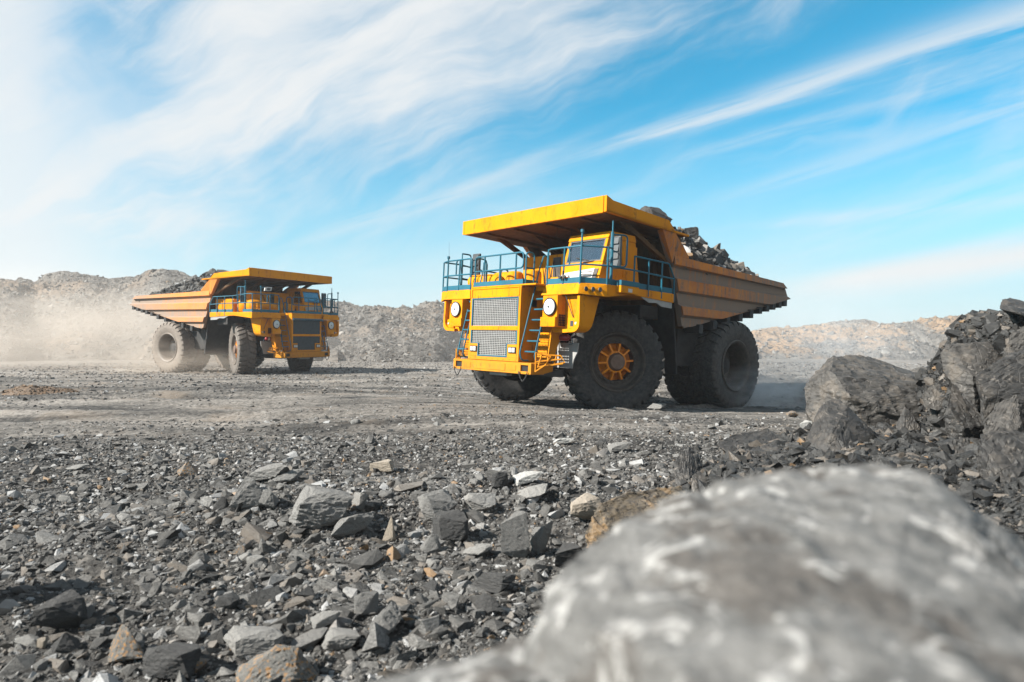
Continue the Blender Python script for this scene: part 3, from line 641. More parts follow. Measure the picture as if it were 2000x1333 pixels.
# ------------------------------------------------------------------ ground
def toe(y): return np.interp(y, [2.5,4.5,6,8.2,9.5,11,12.2,13.5], [2.5,1.85,1.95,1.75,2.1,3.2,4.6,7.5])
def H(x, y, fine=True):
    x = np.asarray(x, float); y = np.asarray(y, float)
    z = .07*fbm(x*.11, y*.11, oct=3, seed=3) + .05*sstep(25, 50, y)
    near = sstep(13, 5.5, np.hypot(x-3.5, (y-24)*1.0))
    z = z*(1-near) + near*(.955-.0285*x-.043*y)
    far = sstep(12, 6, np.hypot(x+16.5, y-42)); z = z*(1-far) + far*.095
    # rubble band across the middle, low ridges nearer
    band = np.exp(-((y-8.0-.35*(x+1.5))/1.1)**2)*sstep(-5, -2.6, x)*sstep(2.2, .5, x)
    z = z + .27*band + .10*np.exp(-((y-12.2)/.9)**2)*sstep(-6.5,-4.5,x)*sstep(-1,-2.8,x) + .10*np.exp(-((y-4.9)/.5)**2)*sstep(-5,-3,x)*sstep(.8,-.6,x)
    # wheel tracks, running roughly across the view
    tr = sstep(13.5, 15, y)*sstep(75, 40, y)*(1-near*.8)*(1-far*.8)
    u = y*1.0 + .10*x + .9*vnoise(x*.06, y*.02, seed=8)
    z = z + tr*(.075*np.sin(u*2.1+1.5*vnoise(x*.03, y*.03, seed=5)) + .05*fbm(x*.25, y*1.3, oct=3, seed=6))
    for cy_, sl, dp in ((17.2,-.06,.10),(19.0,-.06,.09),(24.6,.05,.15),(27.2,.05,.13),(33.0,-.03,.18),(36.5,-.03,.16)):
        q = y - cy_ - sl*x - .8*vnoise(x*.09, x*0+cy_, seed=33); z = z + (1-near*.75)*(1-far)*(-dp*np.exp(-(q/.42)**2) + .55*dp*np.exp(-((q-.75)/.35)**2))*(.6+.5*vnoise(x*.2, x*0+cy_, seed=34))
    for ox, oy, fx, fy, lx_, ly_, ps in ((1.47,22.38,-.754,-.656,.656,-.755,(2.2,3.2,-2.2,-3.2)),(-14.57,41.8,.884,-.467,.467,.884,(2.2,3.2,-2.2,-3.2))):      # tracks pressed by the trucks
        a_ = (x-ox)*fx+(y-oy)*fy; b_ = (x-ox)*lx_+(y-oy)*ly_ + .25*vnoise(a_*.15, a_*0, seed=77)
        on = sstep(1.5, -.5, a_)*sstep(-38, -24, a_)
        for p_ in ps: z = z + on*(-.055*np.exp(-((b_-p_)/.30)**4) + .05*np.exp(-((np.abs(b_-p_)-.52)/.12)**2))
    # dark spur and coal heap on the right
    t = x - toe(y); fade = sstep(2.6, 3.8, y)*sstep(13.6, 12.2, y)
    z = z + fade*(.42*sstep(0, 1.1, t + .35*fbm(x*1.1, y*1.1, oct=3, seed=9)) + .18*sstep(1, 3, t))
    ry = np.where(y < 10.8, 6.2, 3.2); r = np.hypot((x-9.9)/3.5, (y-10.8)/ry) + .10*fbm(x*.7, y*.7, oct=3, seed=12)
    z = z + 1.78*sstep(1.06, .66, r)
    z = z + .5*np.exp(-((x-10.2)/1.6)**2-((y-25.5)/1.2)**2)*0
    # grey heap behind the boulders
    z = z + 1.0*sstep(1.1, .1, np.hypot((x-15.5)/3.6, (y-25)/3.0) + .15*fbm(x*.6, y*.6, oct=3, seed=4))
    if fine:
        rough = .75 + .6*sstep(16, 10, y) + .6*sstep(0, 1, t)*fade
        z = z + rough*(.030*fbm(x*1.9, y*1.9, oct=4, seed=21) + .022*fbm(x*6, y*6, oct=3, seed=23, ridged=True))
    return z
def Hs(x, y): return float(H(np.array([x]), np.array([y]))[0])

def grid_mesh(name, X, Y, Z, mat_, extra=None):
    r, c = X.shape; me = bpy.data.meshes.new(name)
    idx = np.arange(r*c).reshape(r, c)
    q = np.stack([idx[:-1,:-1], idx[:-1,1:], idx[1:,1:], idx[1:,:-1]], -1).reshape(-1, 4)
    if extra is not None: q = np.vstack([q, extra])
    me.vertices.add(r*c); me.vertices.foreach_set('co', np.stack([X, Y, Z], -1).astype(np.float32).ravel())
    me.loops.add(q.size); me.loops.foreach_set('vertex_index', q.astype(np.int32).ravel())
    me.polygons.add(len(q)); me.polygons.foreach_set('loop_start', (np.arange(len(q))*4).astype(np.int32))
    me.polygons.foreach_set('use_smooth', np.ones(len(q), bool)); me.update(calc_edges=True); me.validate()
    me.materials.append(mat_); return link(bpy.data.objects.new(name, me))

# ground material: dark shale fines, pale dusty haul tracks, coal on the right
m, t = mat('ground_shale'); c = t.coord(); s = t.xyz(c)
warp = t.vm('ADD', c, t.vm('SCALE', t.n('ShaderNodeTexNoise').outputs[1], 0.0))
n_big = t.noise(c, .22, 5, .6); n_mid = t.noise(c, 1.6, 6, .65); n_f = t.noise(c, 9, 6, .7); n_ff = t.noise(c, 42, 5, .7)
strk = t.noise(t.vm('MULTIPLY', c, (.09, .75, 1)), 1.5, 6, .62, .6)
dark = t.mix(t.rng(n_f, .3, .7), (.019,.0185,.018), (.092,.087,.081))
pale = t.mix(t.rng(n_f, .3, .7), (.19,.172,.155), (.44,.405,.365))
flat = t.rng(s[1], 10.0, 17.0); far_ = t.rng(s[1], 30, 46)
f = t.m('ADD', t.m('MULTIPLY', flat, .46), t.m('MULTIPLY', far_, .40))
f = t.m('ADD', f, t.m('MULTIPLY', t.m('SUBTRACT', strk, .5), t.m('ADD', .8, t.m('MULTIPLY', flat, 2.6))))
f = t.m('ADD', f, t.m('MULTIPLY', t.m('SUBTRACT', n_mid, .5), 1.1)); f = t.m('ADD', f, t.m('MULTIPLY', t.m('SUBTRACT', n_f, .5), .7))
f = t.m('ADD', f, t.m('MULTIPLY', t.m('SUBTRACT', n_big, .5), .5), clamp=True)
col = t.mix(f, dark, pale)
warm = t.rng(t.noise(c, .35, 4, .6), .52, .7)
col = t.mix(t.m('MULTIPLY', t.m('MULTIPLY', warm, flat), .55), col, (.27,.215,.165))
speck = t.rng(t.voro(c, 30), .10, .05); col = t.mix(t.m('MULTIPLY', speck, t.rng(n_mid, .45, .6)), col, (.30,.29,.28))
coal = t.m('MULTIPLY', t.rng(t.m('ADD', s[0], t.m('MULTIPLY', n_mid, .8)), 2.2, 3.0), t.rng(s[1], 14.2, 12.8))
col = t.mix(coal, col, t.mix(t.rng(n_f, .35, .75), (.016,.016,.017), (.085,.08,.073)))
hgt = t.m('ADD', t.m('MULTIPLY', n_f, .5), t.m('ADD', t.m('MULTIPLY', n_ff, .25), t.m('MULTIPLY', n_mid, .4)))
t.surf(col, .92, t.bump(hgt, .9, .07), spec=.2); M['ground_shale'] = m

ang = np.concatenate([np.linspace(-180, -56, 16)[:-1], np.linspace(-56, 56, 620), np.linspace(56, 180, 16)[1:]])
rad = np.concatenate([[.02], 1.0*np.exp(np.linspace(0, np.log(100), 470)), np.linspace(112, 230, 9)])
A, RR = np.meshgrid(np.radians(ang), rad); GX, GY = RR*np.sin(A), RR*np.cos(A)
GZ = H(GX, GY)
gsel = RR > 105; GZ[gsel] = GZ[gsel]*.3
ground = tag(grid_mesh('ground', GX, GY, GZ, M['ground_shale']), 'grey shale floor of the quarry with haul tracks', 'ground', kind='structure')

# ------------------------------------------------------------------ spoil hills all round the pit
def hill_mat(name, ochre, bright, thr=(.5,.66)):
    m, t = mat(name); c = t.coord(); s = t.xyz(c)
    n1 = t.noise(c, .09, 5, .62); n2 = t.noise(c, .55, 6, .65); n3 = t.noise(c, 2.6, 6, .7); v = t.voro(c, 1.1, out='Color')
    k = t.mix(t.rng(n2, .32, .68), tuple(bright*q for q in (.135,.128,.12)), tuple(bright*q for q in (.30,.28,.255)))
    k = t.mix(t.m('MULTIPLY', t.rng(n1, *thr), ochre), k, (.47,.30,.17))
    k = t.mix(t.m('MULTIPLY', t.rng(n3, .56, .70), .5), k, (.42,.40,.37))
    k = t.mix(t.m('MULTIPLY', t.rng(n3, .45, .34), .55), k, (.06,.058,.055))
    t.surf(k, .95, t.bump(t.m('ADD', t.m('MULTIPLY', n3, .5), n2), 1., .5), spec=.15); M[name] = m
hill_mat('spoil_left', .34, .84); hill_mat('spoil_right', .8, 1.0, (.47,.58)); hill_mat('spoil_mid', .22, .80)
HILL = {}
def hill(name, label, prof, d0, run, mname, seed, back=26):
    pxs = np.array([p[0] for p in prof], float); pys = np.array([p[1] for p in prof], float)
    n, mrows = int((pxs[-1]-pxs[0])/1.8), 110
    u = np.linspace(pxs[0], pxs[-1], n); py = np.interp(u, pxs, pys)
    v = np.concatenate([np.linspace(-.06, 1, 84), 1+np.linspace(0, 1, 27)[1:]])
    U, V = np.meshgrid(u, v); PY = np.tile(py, (len(v), 1)); T = (U-1000)/F_PX
    base = d0 + 4*vnoise(U*.012, U*0, seed=seed) + 0*U
    dc = base + run; zc = CAM_Z - (PY-666.5)/F_PX*dc
    kw = np.hanning(141); kw /= kw.sum(); zs = np.convolve(np.pad(zc[0], 70, mode='edge'), kw, 'valid')[None]; q4 = np.clip(V, 0, 1)**5; zc = np.where(V <= 1, zs*(1-q4) + zc*q4, zc)
    D = np.where(V <= 1, base + run*V, dc + back*(V-1))
    VV = np.clip(V, 0, 1); ramp_ = VV**.92
    Z = np.where(V <= 1, zc*ramp_, zc*(1-.85*(V-1)**1.3)) + np.where(V < 0, V*3, 0)
    X = T*D
    amp = sstep(-.05, .2, V)
    crest = 1 - .65*np.exp(-((V-1)/.10)**2)
    Z = Z + amp*crest*(.75*fbm(X*.16, D*.16, oct=3, seed=seed+1) + .55*fbm(X*.45, D*.45, oct=4, seed=seed+2, ridged=True)) + amp*.22*fbm(X*1.4, D*1.4, oct=3, seed=seed+3)
    Z = Z - .4*(1-sstep(-.06, .03, V))
    HILL[name+str(seed)] = (X, D, Z, V)
    return tag(grid_mesh(name, X, D, Z, M[mname]), label, 'hill', kind='structure'), (X, D, Z, V)
left_prof = [(-900,560),(-500,540),(-300,552),(-120,540),(0,546),(50,545),(68,552),(85,541),(120,532),(150,530),(176,536),(200,541),(240,543),(262,541),(290,530),(315,524),(345,528),(375,541),(400,550),(450,566),(520,580),(600,600),(640,640),(660,690)]
mid_prof = [(520,640),(560,600),(610,585),(650,588),(690,593),(705,598),(730,597),(760,597),(775,601),(790,603),(810,598),(830,593),(870,590),(900,594),(960,602),(1050,608),(1150,618),(1250,630),(1330,645),(1420,660),(1470,690)]
right_prof = [(1380,690),(1420,662),(1470,648),(1510,640),(1550,643),(1590,634),(1640,629),(1690,627),(1720,632),(1760,631),(1790,627),(1840,622),(1900,612),(2000,606),(2150,590),(2400,580),(2900,600)]
h1, hd1 = hill('hill', 'tall dusty grey spoil hill with two humps behind the dark shuttered truck', left_prof, 66, 24, 'spoil_left', 31)
h2, hd2 = hill('hill', 'lower rocky grey spoil hill filling the gap between the two trucks', mid_prof, 66, 15, 'spoil_mid', 51)
h3, hd3 = hill('hill', 'orange and grey spoil hill behind the dark boulders', right_prof, 74, 15, 'spoil_right', 71)
# ------------------------------------------------------------------ rock materials
def rock_mat(name, a, b, patch=None, patch_amt=.5, vein=None, scale=1., rough=.85, dust=.35, dust_col=(.30,.285,.265), tint=False, spec=.3, bump=.9, vth=(.60,.68), fleck=0, crack=.25):
    m, t = mat(name); c = t.coord()
    if tint: c = t.vm('ADD', c, t.vm('SCALE', t.comb(t.attr('tint'), t.attr('hue'), 0.), 40.))
    else:
        oi = t.n('ShaderNodeObjectInfo'); c = t.vm('ADD', c, t.vm('SCALE', t.comb(oi.outputs['Random'], oi.outputs['Random'], .3), 30.))
    n1 = t.noise(c, 2.4*scale, 5, .62); n2 = t.noise(t.vm('MULTIPLY', c, (1, 1, 2.4)), 7*scale, 6, .68); n3 = t.noise(c, 28*scale, 5, .7)
    vw = t.vm('ADD', c, t.vm('SCALE', t.n('ShaderNodeTexNoise').outputs[1], .0))
    cr = t.voro(c, 3.2*scale, 'DISTANCE_TO_EDGE')
    k = t.mix(t.rng(n2, .32, .66), a, b)
    if tint:
        tn = t.attr('tint'); k = t.mix(tn, tuple(q*.42 for q in a), k); k = t.mix(t.rng(tn, .55, 1.0), k, tuple(min(.5, q*1.9) for q in b))
        k = t.mix(t.m('MULTIPLY', t.m('GREATER_THAN', t.attr('hue'), .988), .7), k, (.36,.215,.10))
        k = t.mix(t.m('MULTIPLY', t.m('LESS_THAN', t.attr('hue'), .12), .4), k, (.30,.245,.195))
    if patch: k = t.mix(t.m('MULTIPLY', t.rng(n1, .52, .60), patch_amt), k, patch)
    if fleck: k = t.mix(t.m('MULTIPLY', t.m('MULTIPLY', t.rng(t.noise(c, fleck, 3, .6, 1.2), .62, .68), t.rng(n1, .36, .54)), .9), k, (.62,.61,.585))
    if vein: k = t.mix(t.m('MULTIPLY', t.rng(t.noise(c, 5*scale, 4, .7, 1.2), *vth), .75), k, vein)
    k = t.mix(t.m('MULTIPLY', t.rng(n3, .55, .72), .35), k, tuple(q*.35 for q in a))
    geo = t.n('ShaderNodeNewGeometry'); nz = t.xyz(geo.outputs['Normal'])[2]
    d = t.m('MULTIPLY', t.m('MULTIPLY', t.rng(nz, .2, .9), t.rng(n1, .3, .65)), dust)     # dust settled on upward faces
    k = t.mix(d, k, dust_col)
    h = t.m('ADD', t.m('MULTIPLY', n2, .7), t.m('MULTIPLY', n3, .3))
    h = t.m('SUBTRACT', h, t.m('MULTIPLY', t.rng(cr, .03, 0), crack))
    t.surf(k, rough, t.bump(h, bump, .035/scale), spec=spec); M[name] = m
rock_mat('rock_grey', (.16,.156,.149), (.36,.35,.334), scale=3.6, dust=.3, bump=1.2)
rock_mat('rock_dark', (.040,.040,.041), (.095,.093,.09), scale=3, dust=.28, dust_col=(.2,.19,.18))
rock_mat('rock_pale', (.24,.235,.225), (.40,.385,.36), scale=3, dust=.3, dust_col=(.45,.43,.40))
rock_mat('rock_ochre', (.13,.125,.115), (.24,.23,.21), patch=(.55,.27,.07), patch_amt=.85, scale=3)
rock_mat('rock_cream', (.38,.32,.25), (.55,.47,.38), scale=3, dust=.3, dust_col=(.5,.45,.4))
rock_mat('rock_white', (.45,.44,.42), (.66,.65,.62), vein=(.12,.12,.12), scale=3, dust=.1)
rock_mat('boulder_dark', (.015,.0145,.014), (.045,.041,.037), patch=(.13,.11,.09), patch_amt=.45, vein=(.22,.19,.16), scale=1.3, dust=.14, dust_col=(.17,.15,.132), rough=.62, spec=.5)
rock_mat('boulder_slab', (.033,.030,.027), (.085,.077,.068), patch=(.16,.13,.10), patch_amt=.5, vein=(.30,.27,.24), scale=1.3, dust=.16, rough=.66, spec=.45, dust_col=(.27,.245,.22))
rock_mat('boulder_brown', (.035,.03,.026), (.15,.115,.075), patch=(.36,.22,.10), patch_amt=.6, scale=2, dust=.2)
rock_mat('boulder_near', (.13,.127,.122), (.235,.230,.222), patch=(.075,.058,.045), patch_amt=.55, vein=(.56,.55,.53), vth=(.54,.63), fleck=13, crack=0, scale=2.1, dust=.0, bump=1.0)
rock_mat('gravel', (.10,.097,.092), (.40,.386,.365), tint=True, scale=4.5, dust=.25, bump=1.3)
rock_mat('coal_gravel', (.013,.0128,.0125), (.055,.052,.047), rough=.6, spec=.5, tint=True, scale=4.5, bump=1.3, dust=.12, dust_col=(.2,.19,.17))
rock_mat('spoil_rubble', (.14,.133,.124), (.24,.228,.212), tint=True, scale=.5, dust=.2, dust_col=(.3,.28,.25))

# ------------------------------------------------------------------ rock shapes
def hull(pts):
    bm = bmesh.new()
    vs = [bm.verts.new(p) for p in pts]
    r = bmesh.ops.convex_hull(bm, input=vs)
    bmesh.ops.delete(bm, geom=[g for g in set(r['geom_interior'] + r['geom_unused']) if isinstance(g, bmesh.types.BMVert)], context='VERTS')
    bmesh.ops.recalc_face_normals(bm, faces=bm.faces[:]); return bm
def rock_pts(rng, n, flat=.6):
    p = rng.normal(size=(n, 3)); p /= np.linalg.norm(p, axis=1)[:, None]
    p = np.sign(p)*np.abs(p)**.72*(.75+.25*rng.random((n, 1))); p *= np.array([1, .55+.4*rng.random(), flat*(.7+.5*rng.random())])
    return p
def small_variant(seed, n, flat):
    bm = hull(rock_pts(np.random.default_rng(seed), n, flat)); bm.verts.index_update()
    v = np.array([x.co[:] for x in bm.verts]); f = []
    for q in bm.faces:
        ids = [w.index for w in q.verts]
        for k in range(1, len(ids)-1): f.append((ids[0], ids[k], ids[k+1]))
    bm.free(); v = v - v.mean(0); v /= np.abs(v).max(); return v, np.array(f)
def rot_mats(rng, n, tilt):
    a = rng.random(n)*2*np.pi; b = rng.normal(size=n)*tilt; c_ = rng.normal(size=n)*tilt
    ca, sa, cb, sb, cc, sc = np.cos(a), np.sin(a), np.cos(b), np.sin(b), np.cos(c_), np.sin(c_)
    Z = np.zeros((n,3,3)); Z[:,0,0]=ca; Z[:,0,1]=-sa; Z[:,1,0]=sa; Z[:,1,1]=ca; Z[:,2,2]=1
    X = np.zeros((n,3,3)); X[:,0,0]=1; X[:,1,1]=cb; X[:,1,2]=-sb; X[:,2,1]=sb; X[:,2,2]=cb
    Y = np.zeros((n,3,3)); Y[:,1,1]=1; Y[:,0,0]=cc; Y[:,0,2]=sc; Y[:,2,0]=-sc; Y[:,2,2]=cc
    return Z@X@Y
def scatter(name, P, S, mat_, seed, n_pts=11, variants=14, flat=.5, tilt=.35, tint=None):
    """one mesh of loose stones at the points P with radii S"""
    rng = np.random.default_rng(seed); N = len(P); which = rng.integers(0, variants, N); VV = []; FF = []; TT = []; HH = []; base = 0
    Rm = rot_mats(rng, N, tilt); tn = rng.beta(1.6, 2.0, N) if tint is None else tint; hu = rng.random(N)
    for k in range(variants):
        sel = np.where(which == k)[0]
        if not len(sel): continue
        v, f = small_variant(seed*100+k, n_pts, flat)
        sc = S[sel][:,None]*(.75+.5*rng.random((len(sel),3)))
        w = np.einsum('nij,nvj->nvi', Rm[sel], v[None]*sc[:,None,:]) + P[sel][:,None,:]
        VV.append(w.reshape(-1,3)); FF.append((f[None]+(np.arange(len(sel))*len(v))[:,None,None]).reshape(-1,3)+base); base += len(sel)*len(v)
        TT.append(np.repeat(tn[sel], len(v))); HH.append(np.repeat(hu[sel], len(v)))
    V = np.concatenate(VV).astype(np.float32); Fq = np.concatenate(FF).astype(np.int32)
    me = bpy.data.meshes.new(name); me.vertices.add(len(V)); me.vertices.foreach_set('co', V.ravel())
    me.loops.add(Fq.size); me.loops.foreach_set('vertex_index', Fq.ravel())
    me.polygons.add(len(Fq)); me.polygons.foreach_set('loop_start', (np.arange(len(Fq))*3).astype(np.int32))
    me.polygons.foreach_set('use_smooth', np.zeros(len(Fq), bool)); me.update(calc_edges=True)
    for nm, arr in (('tint', TT), ('hue', HH)):
        at = me.attributes.new(nm, 'FLOAT', 'POINT'); at.data.foreach_set('value', np.concatenate(arr).astype(np.float32))
    me.materials.append(mat_); return link(bpy.data.objects.new(name, me))
rng = np.random.default_rng(7)
def sample(n, d0, d1, half=46, power=1.0):
    """points on the floor, evenly spread between two distances"""
    d = np.sqrt(d0**2 + rng.random(n)*(d1**2-d0**2)) if power == 1 else d0*(d1/d0)**rng.random(n)
    a = np.radians((rng.random(n)*2-1)*half); return d*np.sin(a), d*np.cos(a)
def keep(x, y, p): k = rng.random(len(x)) < p; return x[k], y[k]
def coal_zone(x, y): return (x - toe(y) > .15) & (y > 3.0) & (y < 13.2)
def band_density(x, y):
    b = .25 + 1.0*sstep(19, 9, y) + 1.2*np.exp(-((y-8.0-.35*(x+1.5))/1.5)**2)*sstep(-5.5,-2.6,x)*sstep(2.6,.6,x) + .8*np.exp(-((y-12.2)/1.3)**2)*sstep(-7,-4.5,x)*sstep(0,-2.8,x)
    return np.clip(b*(.55+.9*(fbm(x*.55, y*.55, oct=3, seed=61)+.35)), .03, 2.5)/2.5
def clear(x, y): return (np.hypot(x-.5, y-.9) > 1.2)
def stones(n, d0, d1, smin, smax, expo=2.2, power=1., dens=True, lift=-.05):
    x, y = sample(n, d0, d1, power=power)
    if dens: x, y = keep(x, y, band_density(x, y)**(2.6 if dens == 2 else 1))
    k = clear(x, y); x, y = x[k], y[k]
    s = smin*(1-rng.random(len(x))*(1-(smin/smax)**expo))**(-1/expo)
    return np.stack([x, y, H(x, y)+lift*s], -1), s
parts = [stones(130000, 3.2, 9.5, .010, .035), stones(110000, 3.2, 15, .022, .075, 1.9), stones(9000, 3.4, 18, .055, .14, 2.6), stones(3500, 3.8, 13, .08, .20, 2.4, dens=2),
         stones(90000, 8, 20, .018, .055), stones(60000, 13, 36, .022, .09, 2.4), stones(30000, 26, 68, .04, .15, 2.4, dens=False)]
P = np.concatenate([p for p, s in parts]); S = np.concatenate([s for p, s in parts])
cz = coal_zone(P[:,0], P[:,1])
tag(scatter('gravel', P[~cz], S[~cz], M['gravel'], 11, n_pts=11, flat=.62, tint=rng.beta(.9, 1.6, int((~cz).sum()))), 'loose broken shale and gravel covering the quarry floor', 'gravel', kind='stuff')
# coal and dark shale covering the heap on the right
cx, cy = rng.random(260000)*10.5+1.9, rng.random(260000)*11+2.9
k = coal_zone(cx, cy) & (np.abs(cx/cy) < 1.15) & (cy > .9*0+3); cx, cy = cx[k], cy[k]
cs = .014*(1-rng.random(len(cx))*(1-(.014/.12)**2.2))**(-1/2.2)*np.clip(cy/7, .6, 1.3)
tag(scatter('coal_rubble', np.stack([cx, cy, H(cx, cy)+.2*cs], -1), cs, M['coal_gravel'], 12, n_pts=10, tilt=.6, flat=.6, tint=rng.beta(1.0, 2.2, len(cx))), 'loose dark coal and shale covering the heap under the dark boulders', 'coal rubble', kind='stuff')
# rubble lying on the spoil hills
def hill_rubble(data, n, seed, label, px0, px1, s0=.06, s1=.5):
    X, D, Z, V = data; r, c_ = X.shape; g = np.random.default_rng(seed)
    i = (g.random(n)*83).astype(int); j = g.integers(0, c_, n); u = X[i,j]/D[i,j]*F_PX+1000; ok = (u > px0) & (u < px1); i, j = i[ok], j[ok]
    s = s0*(1-g.random(len(i))*(1-(s0/s1)**2.3))**(-1/2.3)
    P_ = np.stack([X[i,j]+g.normal(size=len(i))*.1, D[i,j], Z[i,j]+.1*s], -1)
    tag(scatter('hill_rubble', P_, s, M['spoil_rubble'], seed, tilt=.5, flat=.65), label, 'hill rubble', kind='stuff')
hill_rubble(hd1, 26000, 13, 'loose rubble and blocks strewn over the tall dusty hill', -400, 640)
hill_rubble(hd2, 24000, 14, 'loose rubble and blocks strewn over the lower grey hill between the trucks', 560, 1460)
hill_rubble(hd3, 14000, 15, 'loose rubble and blocks strewn over the orange hill', 1400, 2300)

# ------------------------------------------------------------------ rocks that are things of their own
def roughen(bm, size, cuts, amp, seed, freq=2.2, chops=4, depth=.045):
    bmesh.ops.triangulate(bm, faces=bm.faces[:])
    for c_ in range(cuts):
        bmesh.ops.subdivide_edges(bm, edges=bm.edges[:], cuts=1, use_grid_fill=True)
    bm.normal_update(); co = np.array([v.co[:] for v in bm.verts]); no = np.array([v.normal[:] for v in bm.verts])
    g_ = np.random.default_rng(seed+500); c0 = co.mean(0); co = co - c0
    for _ in range(chops):          # flat fracture faces
        n_ = g_.normal(size=3); n_ /= np.linalg.norm(n_); sd_ = co@n_; off = sd_.max()*(1-depth*(.4+g_.random())); co = co - np.maximum(sd_-off, 0)[:,None]*n_
    co = co + c0; q = co/size*freq + seed*3.7
    d = amp*size*(.45*fbm(q[:,0], q[:,1], q[:,2], 3, seed) + .5*fbm(q[:,0]*2.3, q[:,1]*2.3, q[:,2]*4.0, 3, seed+5, ridged=True) + .25*fbm(q[:,0]*7, q[:,1]*7, q[:,2]*12, 3, seed+8))
    # stepped cleavage ledges
    st = np.abs(((q[:,2]*.9+q[:,0]*.35+.4*vnoise(q[:,0]*.8,q[:,1]*.8,q[:,2]*.8,seed+9)) % 1)-.5); d = d - amp*size*.35*sstep(.10, .0, st)
    co = co + no*(d-d.mean())[:,None]
    for v, p in zip(bm.verts, co): v.co = p
def bm_obj(bm, name, mat_, smooth_angle=28):
    me = bpy.data.meshes.new(name); bm.to_mesh(me); bm.free(); me.polygons.foreach_set('use_smooth', [True]*len(me.polygons)); me.update()
    me.set_sharp_from_angle(angle=R_(smooth_angle)); me.materials.append(mat_); return link(bpy.data.objects.new(name, me))
ROCKV = {}
def rock_variant(k, style):
    """unit rock, x/y in -1..1, base at z=0, top at z=1"""
    key = (k, style)
    if key not in ROCKV:
        r = np.random.default_rng(900+k*7+{'block':0,'slab':1,'wedge':2,'round':3}[style]*101)
        if style == 'round': p = rock_pts(r, 26, .8)
        elif style == 'slab': p = rock_pts(r, 15, .35); p[:,2] += p[:,0]*.25
        elif style == 'wedge': p = np.concatenate([rock_pts(r, 9, .5), [[.1*r.normal(), .1*r.normal(), 1.5],[.25, -.1, 1.25]]])
        else: p = rock_pts(r, 13, .8)
        bm = hull(p*1.0); roughen(bm, 1.0, 4, .055, k+3, chops=3, depth=.12)
        co = np.array([v.co[:] for v in bm.verts]); lo, hi = co.min(0), co.max(0)
        for v in bm.verts: v.co = Vector(((v.co.x-(lo[0]+hi[0])/2)/(hi[0]-lo[0])*2, (v.co.y-(lo[1]+hi[1])/2)/(hi[1]-lo[1])*2, (v.co.z-lo[2])/(hi[2]-lo[2])))
        me = bpy.data.meshes.new('stone'); bm.to_mesh(me); bm.free(); me.polygons.foreach_set('use_smooth', [True]*len(me.polygons)); me.update(); me.set_sharp_from_angle(angle=R_(17)); ROCKV[key] = me
    return ROCKV[key]
def ground_hit(x, y):
    """point of the ground seen at a pixel"""
    d = 2.5*1.008**np.arange(400); X_, Z_ = (x-1000)/F_PX*d, CAM_Z-(y-666.5)/F_PX*d
    k = int(np.argmax(Z_ <= H(X_, d))); return px(x, y, d[k]), d[k]
def place_rock(x0, x1, y0, y1, style, material, label, k, rot=0., depth=.8, group=None, name='rock', sink=.12):
    p, d = ground_hit((x0+x1)/2, y1)
    w, h = (x1-x0)/F_PX*d, (y1-y0)/F_PX*d
    me = rock_variant(k % 5, style).copy(); me.materials.clear(); me.materials.append(M[material])
    o = link(bpy.data.objects.new(name, me)); dep = w*depth
    hz = max(h - dep*.32*(2.0/d)*1.2, h*.55)
    o.scale = (w/2*1.05, dep/2, hz*(1+sink)); o.location = (p.x, p.y+dep*.38, Hs(p.x, p.y+dep*.35)-hz*sink); o.rotation_euler = (0, 0, rot)
    tag(o, label, 'rock', group); return o
